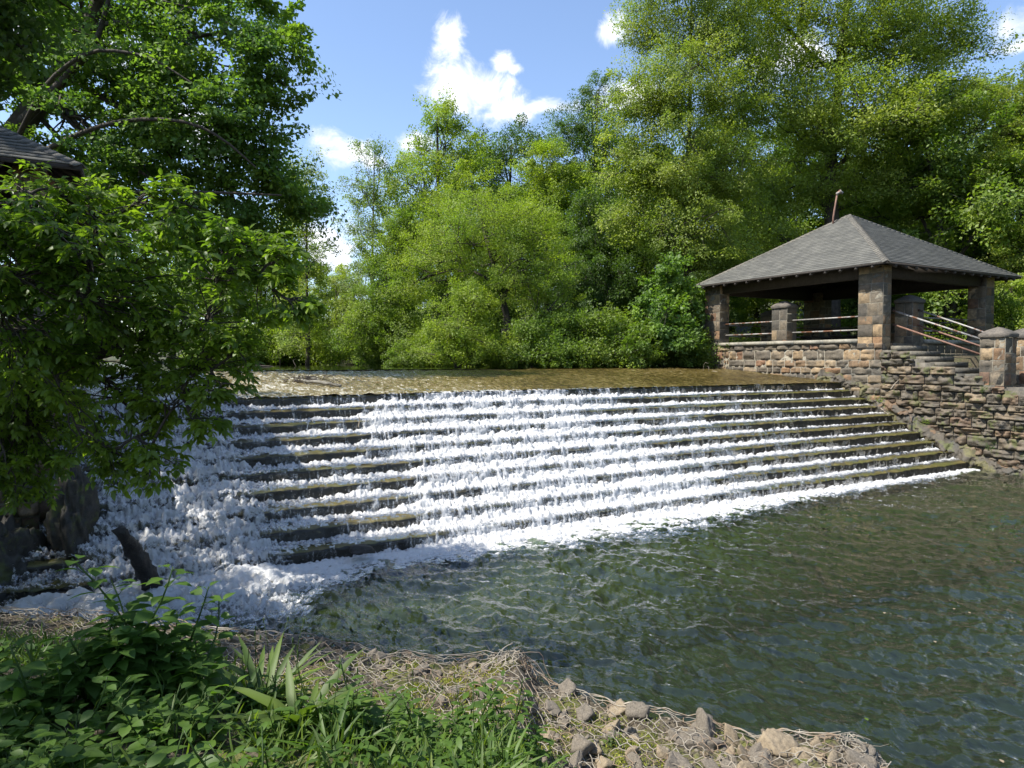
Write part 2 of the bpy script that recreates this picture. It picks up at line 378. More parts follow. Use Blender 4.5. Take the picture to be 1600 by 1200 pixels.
def make_tree(name, label, base, lobes, leaf=.14, nl=40000, lm='mid', bark='bark', r0=.2, seed=1, clump=.5, per=80,
              group=None, cat='tree', shape='rh', flat=.6, droopy=.0, trunk_pts=None, wl=.6, inner=.45, spread=1.0, z0=None, limbs=()):
    rng = np.random.default_rng(seed)
    root = empty(name, label, cat, tuple(base), group); per = int(per*2.9)
    base = np.array(base, float)
    vol = np.array([(l[1]*l[3]+l[1]*l[2])*l[4] for l in lobes]); nc = np.maximum(3, (vol/vol.sum()*nl/per)).astype(int)
    C, OW, LI = [], [], []
    for i, (l, k) in enumerate(zip(lobes, nc)):
        u = rdir(rng, k); rad = np.where(rng.random(k) < .75, rng.uniform(.80, 1.06, k), rng.uniform(inner, .8, k))
        rad = rad*(1+.30*vn(u[:, 0]*2.2+i*5, u[:, 1]*2.2, u[:, 2]*2.2, seed)+.12*vn(u[:, 0]*6+i, u[:, 1]*6, u[:, 2]*6, seed+3))
        u[:, 2] = np.where(u[:, 2] < -.5, u[:, 2]*.6, u[:, 2])
        c = l[0]+(u[:, :1]*HR*l[1]+u[:, 1:2]*HF*l[2]+u[:, 2:]*np.array([0, 0, 1])*l[3])*rad[:, None]
        C.append(c); OW.append(u); LI.append(np.full(k, i))
    C = np.vstack(C); OW = np.vstack(OW); LI = np.concatenate(LI)
    zmin = (z0 if z0 is not None else base[2]+.15)
    C[:, 2] = np.maximum(C[:, 2], zmin+rng.uniform(0, .5, len(C)))
    # leaves
    cnt = rng.poisson(per, len(C)); idx = np.repeat(np.arange(len(C)), cnt); n = len(idx)
    cs = clump*rng.uniform(.6, 1.6, len(C))
    # clump shape: elongated along an outward axis, flattened
    ax = unit(OW*np.array([1, 1, .4])+rng.normal(size=OW.shape)*.45+np.array([0, 0, .15-droopy])); bx = unit(np.cross(ax, [0, 0, 1.0])); cx = np.cross(bx, ax)
    g = rdir(rng, n)*np.cbrt(rng.random(n))[:, None]
    P = C[idx]+(ax[idx]*g[:, :1]*1.25+bx[idx]*g[:, 1:2]*.85*spread+cx[idx]*g[:, 2:]*flat)*cs[idx][:, None]
    P[:, 2] -= droopy*cs[idx]*np.abs(g[:, 0])*.8; cN = unit(OW*.55+[0, 0, .9]+rng.normal(size=OW.shape)*.35)
    A = unit(ax[idx]*.7+rng.normal(size=(n, 3))*.65+np.array([0, 0, -.25-droopy])); N = unit(rng.normal(size=(n, 3))*.38+cN[idx])
    Ls = leaf*rng.uniform(.6, 1.3, n)
    V, T, m = leaf_mesh(P, A, N, Ls, Ls*wl*rng.uniform(.8, 1.15, n), shape, .3, .12 if shape != 'rh' else 0)
    ct = rng.random(len(C))
    tint = np.repeat(np.clip(ct[idx]*.65+rng.random(n)*.35, 0, 1), m)
    V -= base
    mesh_obj('crown', V, T, LM[lm], root, False, None, {'tint': tint})
    # wood
    mb = MB(); zs = [l[0][2] for l in lobes]; top = lobes[int(np.argmax(zs))][0]
    if trunk_pts is None:
        cm = np.mean([l[0] for l in lobes], axis=0); mid = base*.5+cm*.5; mid[:2] = base[:2]*.7+cm[:2]*.3
        trunk_pts = [base-[0, 0, .3], base+(mid-base)*.5+[rng.normal()*.1, rng.normal()*.1, 0], mid, (mid+top)/2, top]
    tp = np.array(trunk_pts, float); tt = np.linspace(0, 1, len(tp)); ts = np.linspace(0, 1, 16)
    tp = np.stack([np.interp(ts, tt, tp[:, i]) for i in range(3)], 1); tp[1:-1] = (tp[:-2]+2*tp[1:-1]+tp[2:])/4
    tr = r0*(1-ts*.82); tr[0] *= 1.35
    mb.tube(tp-base, tr, 9)
    limbpts = []
    for (lp_, lr_) in limbs:
        t_ = np.linspace(0, 1, 14); lp_ = np.array(lp_, float); c_ = np.stack([np.interp(t_, np.linspace(0, 1, len(lp_)), lp_[:, i]) for i in range(3)], 1); c_[1:-1] = (c_[:-2]+c_[1:-1]*2+c_[2:])/4; mb.tube(c_-base, np.linspace(lr_, lr_*.3, 14), 7, cap=False)
    for i, l in enumerate(lobes):
        j = int(np.argmin(np.linalg.norm(tp[2:13]-(np.array(l[0])-np.array([0, 0, l[3]*.9])), axis=1)))+2
        rr = min(tr[j]*.7, .035+.03*l[1]); cd_ = [tp[j]]+[h_ for h_ in limbpts if h_[2] < l[0][2]+.3]; w_ = [np.linalg.norm(c_-l[0])+(0 if i_ == 0 else .5) for i_, c_ in enumerate(cd_)]; st0 = cd_[int(np.argmin(w_))]; cv = curve(st0, l[0], rng, .08, 8, .06); limbpts.append(cv[5])
        mb.tube(cv-base, np.linspace(rr, rr*.45, 8), 6, cap=False)
        sel = np.where(LI == i)[0]
        ns = max(2, min(9, len(sel)//6)); hubs = []
        for s_ in rng.choice(sel, min(ns, len(sel)), replace=False):
            st = cv[rng.integers(3, 8)]; c2 = curve(st, C[s_], rng, .1, 6, .05); mb.tube(c2-base, np.linspace(rr*.42, .012, 6), 4, cap=False); hubs.append(c2)
        hp = np.vstack(hubs+[cv[4:]])
        dd = np.linalg.norm(C[sel][:, None]-hp[None], axis=2); near = hp[np.argmin(dd, 1)]
        V2, Q2 = twigs(near-base, C[sel]+ax[sel]*cs[sel][:, None]*.5-base, np.full(len(sel), .014), np.full(len(sel), .004)); mb.add(V2, Q2)
    mb.build('trunk', M[bark], root, True)
    return root

# ================================================================== GROUND, BED, WATER
XR, XL = 20.0, -1.0
YC, ZC, RISE, TREAD = 13.85, 2.232, .2232, .439
ZPOND = 2.69
def shore_r(y): return np.interp(y, [-60, 19, 20.5, 22, 25, 28, 35, 60, 80, 200], [20.3, 20.3, 20.3, 18.2, 14.6, 10.8, 8.2, 3.0, -8, -60])
def shore_l(y): return np.interp(y, [-60, 9, 10.5, 20, 40, 60, 80, 200], [-9, -4.5, -1.1, -1.1, -3, -9, -22, -90])
# near bank: radius of its water edge about the camera's foot, by bearing
EDGE_PX = [(-700, 900, .95), (-350, 925, .9), (-100, 948, .85), (0, 955, .8), (200, 968, .76), (330, 985, .72), (460, 998, .66), (540, 1010, .6), (600, 1024, .56), (650, 1022, .6), (700, 1030, .58), (760, 1022, .62),
           (810, 1026, .66), (835, 1058, .5), (880, 1078, .46), (960, 1103, .44), (1030, 1120, .42), (1100, 1134, .42), (1180, 1150, .42), (1250, 1148, .46), (1310, 1153, .46), (1350, 1165, .42), (1372, 1185, .36), (1390, 1215, .3), (1410, 1330, .3)]
_e = np.array([at(a, b+9, z=c-.05) for a, b, c in EDGE_PX])
EB = np.arctan2(_e[:, 0], _e[:, 1]); ER = np.hypot(_e[:, 0], _e[:, 1]); EZ = _e[:, 2]
EB = np.concatenate([[-math.pi, -2.2, -1.6, -1.2, -.95], EB, [EB[-1]+.12, EB[-1]+.35, EB[-1]+.9, math.pi]])
ER = np.concatenate([[9, 10, 13, 12, 9.5], ER, [2.7, 2.3, 2.6, 9]]); EZ = np.concatenate([[1, 1, 1, 1, 1], EZ, [.35, .4, .6, 1]])
o_ = np.argsort(EB); EB, ER, EZ = EB[o_], ER[o_], EZ[o_]
def bank_z(x, y):
    b = np.arctan2(x, y); r = np.hypot(x, y); re = np.interp(b, EB, ER); ze = np.interp(b, EB, EZ)
    d = re-r
    zz = ze+.03+.10*sst(0, 1.4, d)+(1.34-ze-.1)*sst(.9, 3.4, d)
    zz = zz+.035*fbm(x*2.3, y*2.3, 0, 4, 5)*sst(-.1, .3, d)+.03*vn(x*9, y*9, 0, 8)
    zz = np.where(d < 0, (ze+.03)*(1-sst(0, .28, -d))-.6*sst(0, .5, -d), zz)
    return zz
def ground_z(x, y):
    r = shore_r(y); l = shore_l(y)
    right = sst(.0, 2.2, x-r); left = sst(0, 2.2, l-x)
    bed = np.where(y > 16.5, 2.25, np.where(y > 9.2, ZC-.9-1.4, -1.2))
    bed = np.where((y > 9.2) & (y <= 16.5), -.9, bed)
    hr = np.where(y > 11.0, 3.0, 2.05)+.0*x; hr = np.where(y > 20.5, 2.95, hr)
    hr = hr+sst(6, 60, x-r)*7+.25*fbm(x*.25, y*.25, 0, 3, 3)
    hl = np.where(y > 12.0, 3.0, 1.15)+sst(6, 50, l-x)*4+.2*fbm(x*.25, y*.25, 0, 3, 4)
    z = bed+(hr-bed)*right+(hl-bed)*left
    return z
xs = np.unique(np.concatenate([np.linspace(-500, -60, 20), np.linspace(-60, -8, 40), np.linspace(-8, 30, 120), np.linspace(30, 90, 40), np.linspace(90, 500, 20)]))
ys = np.unique(np.concatenate([np.linspace(-400, -20, 16), np.linspace(-20, 8, 40), np.linspace(8, 40, 110), np.linspace(40, 120, 50), np.linspace(120, 600, 20)]))
X, Y = np.meshgrid(xs, ys, indexing='ij'); Z = ground_z(X, Y)
Z = np.where(np.hypot(X, Y) < 14, np.where(Y < 9.0, np.minimum(Z, -.75), Z), Z)
tag(mesh_obj('ground', np.stack([X, Y, Z], -1).reshape(-1, 3), grid_faces(len(xs), len(ys)), M['ground'], smooth=True), kind='structure')
# near bank, polar sheet
nb_, nr_ = 900, 90
bb = np.concatenate([np.linspace(-math.pi, -.45, 160, endpoint=False), np.linspace(-.45, 1.25, nb_), np.linspace(1.25, math.pi, 90)[1:]])
tt = np.concatenate([np.linspace(.02, 1, nr_), 1+np.array([.01, .02, .03, .045, .06, .09, .14])])
Bm, Tm = np.meshgrid(bb, tt, indexing='ij'); Rm = np.interp(Bm, EB, ER)*Tm
X, Y = np.sin(Bm)*Rm, np.cos(Bm)*Rm; Z = bank_z(X, Y)
tag(mesh_obj('bank', np.stack([X, Y, Z], -1).reshape(-1, 3), grid_faces(len(bb), len(tt)), M['bank'], smooth=True), kind='structure')

# submerged slab of the spillway and its dark edge
mb = MB()
sx = np.linspace(-2.5, 26, 60)
e1 = at(1130, 905, z=-.3); e2 = at(1500, 840, z=-.3)
sl = (e2[1]-e1[1])/(e2[0]-e1[0])
yb = np.clip(e1[1]+sl*(sx-e1[0]), 3.4, 9.3)
V = []; 
for x_, y_ in zip(sx, yb): V += [[x_, 9.55, -.18], [x_, y_, -.34], [x_, y_-.03, -1.25]]
mb.add(V, grid_faces(60, 3))
tag(mb.build('spillway_bed', M['slab']), kind='structure')
X, Y = np.meshgrid(np.linspace(-12, 40, 60), np.linspace(-30, 9.6, 60), indexing='ij')
tag(mesh_obj('river_bed', np.stack([X, Y, -1.18+.12*fbm(X*.7, Y*.7, 0, 3, 9)], -1).reshape(-1, 3), grid_faces(60, 60), M['bed'], smooth=True), kind='structure')

# pool water, polar sheet with real waves
nb_, nr_ = 1500, 520
bb = np.concatenate([np.linspace(R(-110), R(-12), 90, endpoint=False), np.linspace(R(-12), R(70), nb_), np.linspace(R(70), R(150), 80)[1:]]); rr = np.geomspace(1.8, 46, nr_)
Bm, Rm = np.meshgrid(bb, rr, indexing='ij'); X, Y = np.sin(Bm)*Rm, np.cos(Bm)*Rm
keep = (Y < 9.75) & (X < 20.6) & (X > -9)
w1 = np.array([.79, .61]); w2 = np.array([.61, -.79])
wx = X+.25*fbm(X*.8, Y*.8, 0, 3, 21); wy = Y+.25*fbm(X*.8, Y*.8, 5, 3, 22)
u = wx*w1[0]+wy*w1[1]; v = wx*w2[0]+wy*w2[1]
def ridge(n): return 1-np.abs(n)
dist = np.clip((9.6-Y)/6, 0, 1)
h = .034*(ridge(fbm(u/.36, v/.9, 0, 3, 31))-.6) + .026*(ridge(vn(u/.19, v/.42, 0, 35))-.6)+.02*fbm(u/1.1, v/2.0, 0, 2, 33)+.015*fbm(X/.11, Y/.11, 0, 2, 36)
h *= 1.6*(.95+.15*(1-dist))*(1+.4*fbm(X*.35, Y*.35, 0, 2, 37))
Z = h
Fq = grid_faces(len(bb), nr_); k_ = keep.reshape(-1)
Fq = Fq[k_[Fq].all(1)]
tag(mesh_obj('pool_water', np.stack([X, Y, Z], -1).reshape(-1, 3), Fq, M['pool'], smooth=True), kind='structure')

# pond above the dam
X, Y = np.meshgrid(np.linspace(-40, 21, 240), np.concatenate([np.linspace(19.3, 50, 260), np.linspace(50.5, 110, 40)]), indexing='ij')
Z = ZPOND+.009*fbm(X*2.2, Y*1.6, 0, 4, 41)
k_ = ((X < shore_r(Y)+1.2) & (X > shore_l(Y)-1.2)).reshape(-1); Fq = grid_faces(240, 300); Fq = Fq[k_[Fq].all(1)]
tag(mesh_obj('pond_water', np.stack([X, Y, Z], -1).reshape(-1, 3), Fq, M['pond'], smooth=True), kind='structure')

# ================================================================== DAM
def apron_z(y): return ZC+(ZPOND-.03-ZC)*np.clip((y-YC)/5.7, 0, 1)
def dam_profile(nr, nt):
    """list of (y, z, kind, step, t) from the pond down to the pool; kind 0 apron 1 riser 2 tread"""
    L = []
    for t in np.linspace(1, 0, 26)[:-1]**1.5: L.append((YC+5.9*t, float(apron_z(YC+5.9*t)), 0, 0, 1-t))
    for i in range(11):
        yn = YC-TREAD*i; zn = ZC-RISE*i
        for j in range(nr):
            t = j/nr; L.append((yn, zn-RISE*t, 1, i, t))
        if i == 10: break
        for j in range(nt):
            t = j/nt; L.append((yn-TREAD*t, zn-RISE, 2, i, t))
    return np.array(L)
def build_dam():
    pr = dam_profile(6, 8); xs = np.arange(-2.6, XR+.15, .045)
    Xg, I = np.meshgrid(xs, np.arange(len(pr)), indexing='ij'); Yg = pr[I, 0].copy(); Zg = pr[I, 1].copy()
    kind = pr[I, 2]; st = pr[I, 3]; t = pr[I, 4]
    lip = ((kind == 1) & (t < .2)) | ((kind == 2) & (t > .8))
    n = fbm(Xg*2.5, st*7.3, Zg*2, 4, 51); n2 = fbm(Xg*11, Yg*11, Zg*11, 3, 52)
    m = (kind > 0)
    n4 = fbm(Xg*.9, st*5.5, 0, 3, 56); Yg += m*(.038*n+.022*n2); Zg += m*(.018*n2+.014*n+.018*n4)-lip*(.012+.03*np.maximum(0, fbm(Xg*4, st*9, 0, 3, 57)-.15))
    # slumped, broken steps towards the left end
    br = sst(2.0, 0.2, Xg)*m
    Yg -= br*.14*fbm(Xg*1.7, st*3.1, 0, 3, 53); Zg -= br*.08*np.abs(fbm(Xg*3, Yg*3, 0, 3, 54))
    root = empty('stepped_dam', 'wide stepped stone dam with eleven mossy steps carrying the cascade', 'dam', (0, 0, 0))
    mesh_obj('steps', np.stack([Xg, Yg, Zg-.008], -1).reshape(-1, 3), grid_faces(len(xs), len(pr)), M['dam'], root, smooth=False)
    return root
build_dam()

def flow(x, y):
    """amount of white water by place on the dam, 0 dry to 1 all foam"""
    s = (YC-y)/4.4   # 0 at the crest, 1 at the toe
    w = .35*fbm(x*.9, y*.9, 0, 3, 64)
    left = sst(2.4+.4*s+w, .9+.3*s+w, x)*(.94-.5*sst(-.1, -.9, x+.3*w))
    dl = 1.2+.45*s+.5*fbm(y*1.1, 0, 0, 2, 62); dr = 4.45-1.35*s+.8*fbm(y*1.2, 4, 0, 2, 63)
    dark = sst(dl-.1, dl+.4, x)*sst(dr+.5, dr-.3, x)
    mid = sst(dr-.4, dr+.5, x)*(.86-.36*sst(7.6+1.8*s, 11.5+s, x)-.30*sst(11.5, 18.5, x))
    f = np.maximum(left*1.0, mid); f = np.maximum(f, dark*(.47+.45*w))
    return np.clip(f, 0, 1.1)

def build_cascade():
    nr, nt = 11, 20
    pr = dam_profile(nr, nt)
    pr = pr[18:]                       # only the last of the apron before the crest
    x = [-2.6]; 
    while x[-1] < XR-.12: x.append(x[-1]+.0115*max(1.0, math.hypot(x[-1]+.0, 11)/11)*1.0)
    xs = np.array(x); n = len(pr)
    Xg, I = np.meshgrid(xs, np.arange(n), indexing='ij'); Y0 = pr[I, 0]; Z0 = pr[I, 1]; kind = pr[I, 2]; st = pr[I, 3]; t = pr[I, 4]
    sarc = np.arange(n)[None]*.021+0*Xg
    Fl = flow(Xg, Y0)
    riser = kind == 1; tread = kind == 2
    # strands on the risers
    wob = .03*fbm(Xg*3, st*5.1, t*1.5, 2, 70)
    s1 = fbm((Xg+wob)*(9+0*st), st*9.7, t*.8, 6, 71, .72)*1.15; s0 = fbm(Xg*2.1, st*3.3, t*.3, 3, 72)
    lum = fbm(Xg*8, sarc*8, st*1.3, 4, 73, .62); lum2 = fbm(Xg*30, sarc*30, 0, 2, 74)
    mr_ = .33+(Fl-.64)*1.45+.68*s1+.62*s0+.22*lum2+.20*t-.12*(t < .25)+.25*lum+.50*sst(.18, .5, fbm((Xg+wob)*30, st*4.7, t*.5, 3, 78, .7))*(.6+.6*Fl)-.07+.15*lum-.06
    tin = 1-t
    mt = .36+(Fl-.45)*1.1+.58*lum+.42*lum2+.30*s0+.62*sst(.55, .02, t)*(.35+Fl)-.80*sst(.35, .95, t)*(1.0-Fl)
    mt = np.where((st == 9) & (Xg > 3), mt+.1, mt)
    ma = (Fl-.55)*1.1+.55*lum2+.3*s1-.55+sst(YC+.35, YC, Y0)*.75
    f = np.where(riser, mr_, np.where(tread, mt, ma))
    f = np.clip(f, 0, 1.2)
    # pull values in step bottoms up where spray gathers
    amp = (.25+Fl)
    lp = np.clip(lum*.5+.5, 0, 1); big = np.clip(fbm(Xg*3.1, sarc*3.1, 0, 3, 75)*.5+.5, 0, 1)
    offY = np.zeros_like(Xg); offZ = np.zeros_like(Xg)
    offY -= riser*(.012+np.sin(np.clip(t, 0, 1)*1.9)*.055*np.clip(f, .1, 1)*amp+.035*s1*f)
    offZ += riser*(.012*f)
    bounce = np.exp(-((t-.16)/.16)**2)
    offZ += tread*(.010+f*(.018+.055*lp*amp+.075*bounce*amp*lp)+.02*lum2*f)
    offY -= tread*f*.03*lum
    offZ += (kind == 0)*(.016+.012*f+.01*lum2)
    heavy = sst(2.6, 1.2, Xg)
    b1 = np.abs(vn(Xg*5.5, sarc*5.5, st*.3, 101))*1.6; b2 = np.abs(vn(Xg*13, sarc*13, st*.3, 102))*1.6; b3 = np.abs(vn(Xg*31, sarc*31, 0, 103))*1.6
    pz = .065*b1+.045*b2+.024*b3-.05
    offZ += heavy*(kind > 0)*(pz*.9+.06*(big-.4)); offY -= heavy*(kind > 0)*(pz*.7+.05)
    mid = np.clip(Fl-.25, 0, 1)*(1-heavy)*(kind > 0); offZ += mid*(.018*b1+.020*b2+.016*b3-.02)*tread; offY -= mid*(.016*b1+.014*b2+.014*b3-.015)
    ch = .46+(Fl-.8)*1.2+.75*lum+.55*lum2+.35*(b2-.5)+.22*(b1-.5)+.22*tread-.14*riser*(t < .7)
    f = f*(1-heavy)+ch*heavy
    V = np.stack([Xg, Y0+offY, Z0+offZ], -1).reshape(-1, 3); fa = f.reshape(-1)
    Q = grid_faces(len(xs), n); Q = Q[(fa[Q].max(1) > .10)]
    tag(mesh_obj('cascade_water', V, Q, M['foam'], smooth=True, attrs={'foam': fa}), kind='structure')
    # thrown drops
    rng = np.random.default_rng(5); nd = 9000
    ok = np.where((fa > .5))[0]; pr_ = V[rng.choice(ok, nd)]
    near = np.where(pr_[:, 0] < 3, .07, .05)
    P = pr_+np.stack([rng.normal(size=nd)*.03, -np.abs(rng.normal(size=nd))*.03, np.abs(rng.normal(size=nd))*near], 1)
    r = rng.uniform(.002, .005, nd)[:, None, None]
    oc = np.array([[1, 0, 0], [-1, 0, 0], [0, 1, 0], [0, -1, 0], [0, 0, 1.3], [0, 0, -1.3]]); tr = np.array([[0, 2, 4], [2, 1, 4], [1, 3, 4], [3, 0, 4], [2, 0, 5], [1, 2, 5], [3, 1, 5], [0, 3, 5]])
    V = (P[:, None]+oc[None]*r).reshape(-1, 3); T = (tr[None]+np.arange(nd)[:, None, None]*6).reshape(-1, 3)
    tag(mesh_obj('spray', V, T, M['foam'], attrs={'foam': np.ones(len(V))}), 'white drops thrown up all over the cascade', 'spray', kind='stuff')
build_cascade()

# thin water over the apron
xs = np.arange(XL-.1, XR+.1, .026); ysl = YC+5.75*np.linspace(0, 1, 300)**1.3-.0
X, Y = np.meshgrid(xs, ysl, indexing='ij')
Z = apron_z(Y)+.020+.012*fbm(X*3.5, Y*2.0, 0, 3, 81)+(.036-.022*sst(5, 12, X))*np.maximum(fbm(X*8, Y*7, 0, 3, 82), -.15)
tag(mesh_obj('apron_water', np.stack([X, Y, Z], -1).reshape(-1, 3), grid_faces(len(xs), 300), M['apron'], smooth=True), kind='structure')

# foam floating at the toe
def build_toe():
    xs = np.arange(-2.4, 19.6, .018); vs = np.linspace(0, 1, 150)
    X, Vv = np.meshgrid(xs, vs, indexing='ij')
    ext = np.interp(xs, [-2.4, 0, 1.0, 1.5, 2.2, 3.0, 4.5, 6, 8, 10, 12, 15, 19.6], [.6, 1.6, 1.75, 1.6, .7, .26, .5, .8, .85, .65, .42, .22, .12])[:, None]
    Y = 9.72-Vv*(ext+.35+.1)
    s = (9.5-Y)/ext
    lum = fbm(X*5, Y*8, 0, 4, 91, .6); l2 = fbm(X*20, Y*26, 0, 2, 92); l3 = fbm(X*1.4, Y*2.2, 0, 3, 93)
    f = .95-s*.92+.80*lum+.55*l2+.5*l3*s
    f = f-.30*sst(8.5, 13, X)-.42*sst(12, 17.5, X)
    f *= sst(1.45, .95, s)
    heavy = sst(2.6, 1.2, X)
    Z = .014+.018*fbm(X*3, Y*3, 0, 2, 94)+np.clip(f, 0, 1)*(.028+.03*lum+.016*l2)+heavy*np.clip(f, 0, 1)*(.07+.09*lum)
    Z = Z+.03*sst(9.45, 9.7, Y)
    fa = np.clip(f, 0, 1.1).reshape(-1); Q = grid_faces(len(xs), 150); Q = Q[fa[Q].max(1) > .10]
    tag(mesh_obj('foam', np.stack([X, Y, Z], -1).reshape(-1, 3), Q, M['foam'], smooth=True, attrs={'foam': fa}), 'white froth floating on the pool along the foot of the dam', 'foam', kind='stuff')
build_toe()
#PART2
# ================================================================== STONEWORK
PAL = np.array([(.30, .25, .18), (.09, .09, .092), (.24, .15, .085), (.12, .12, .118), (.115, .115, .112), (.175, .165, .15), (.21, .15, .095), (.30, .24, .165), (.075, .075, .078), (.21, .15, .10), (.14, .125, .11), (.26, .23, .19), (.09, .085, .08), (.19, .105, .065)])
PAL = (PAL*.85+PAL.mean(1, keepdims=True)*.15)*np.array([(1.18, 1.0, .76)])
MORT = (.27, .25, .20)
def ashlar(mb, O, U, Vv, W_, H, rng, row=(.17, .30), col=(.22, .55), depth=.025, rough=.012, n=5, mort=MORT, top=None, pal=PAL):
    """coursed random ashlar on a rectangle O + u*U + v*V, stones standing proud of their mortar"""
    O, U, Vv = np.array(O, float), unit(np.array(U, float)), unit(np.array(Vv, float)); N = np.cross(U, Vv)
    y = 0.0; g = .011; t = np.linspace(0, 1, n); e = np.minimum(t, 1-t)*(n-1)
    while y < H-.02:
        h = min(rng.uniform(*row), H-y)
        if H-y-h < row[0]*.6: h = H-y
        x = 0.0
        while x < W_-.02:
            w = rng.uniform(*col)
            if rng.random() < .12: w *= .55
            w = min(w, W_-x)
            if W_-x-w < col[0]*.5: w = W_-x
            if top is None or y+h*.5 < top(x+w/2):
                a, b = np.meshgrid(x+g+(w-2*g)*t, y+g+(h-2*g)*t, indexing='ij')
                E = np.minimum(e[:, None], e[None, :]); k = rng.uniform(0, 99)
                d = depth*rng.uniform(.6, 1.3)*np.clip(E*1.3, 0, 1)**.6+(E > 0)*rough*fbm(a*8+k, b*8, k, 3, 7)*2.2
                j = (E == 0)
                a = a+(rng.random(a.shape)-.5)*.008*(1-j*.2); b = b+(rng.random(b.shape)-.5)*.008
                P = O+a[..., None]*U+b[..., None]*Vv+d[..., None]*N
                c = pal[rng.integers(len(pal))]*rng.uniform(.8, 1.2)
                mb.add(P.reshape(-1, 3), grid_faces(n, n), c=c)
            x += w
        y += h
def pillar(name, x0, y0, x1, y1, z0, z1, seed, parent, cap=None, mat_='stone', rough=.012, row=(.26, .40), col=(.30, .50)):
    rng = np.random.default_rng(seed); mb = MB(); px, py = (x0, y0)
    mb.box((x0+.004, y0+.004, z0), (x1-.004, y1-.004, z1), MORT)
    for O, U, L in (((x1, y1), (-1, 0), x1-x0), ((x0, y0), (1, 0), x1-x0), ((x0, y1), (0, -1), y1-y0), ((x1, y0), (0, 1), y1-y0)):
        ashlar(mb, (*O, z0), (*U, 0), (0, 0, 1), L, z1-z0, rng, row, col, .02, rough)
    p = mb.build(name, M[mat_], parent)
    if cap:
        m2 = MB(); o = .05; cx, cy = (x0+x1)/2, (y0+y1)/2; hw = (x1-x0)/2+o; hd = (y1-y0)/2+o
        prof = [(1.0, 0), (1.03, .03), (1.03, .09), (.98, .115), (.62, .20), (.25, .26), (.06, .285)]; V = []
        for s_, z_ in prof:
            for k in range(24):
                a = (k+.5)*math.pi/12; q_ = max(abs(math.cos(a)), abs(math.sin(a))); V.append((cx+math.cos(a)/q_*hw*s_, cy+math.sin(a)/q_*hd*s_, z1+z_*cap))
        V = np.array(V); V += .012*np.stack([fbm(V[:, 0]*9, V[:, 1]*9, V[:, 2]*9+i*7, 3, 11) for i in range(3)], 1)
        V = np.vstack([V, [[cx, cy, z1+.29*cap]]]); nn = len(prof)
        Q = [[i*24+j, i*24+(j+1) % 24, (i+1)*24+(j+1) % 24, (i+1)*24+j] for i in range(nn-1) for j in range(24)]
        m2.add(V, Q, [[(nn-1)*24+j, (nn-1)*24+(j+1) % 24, nn*24] for j in range(24)], c=(.13, .115, .10))
        m2.build('cap', M[mat_], p)
    return p
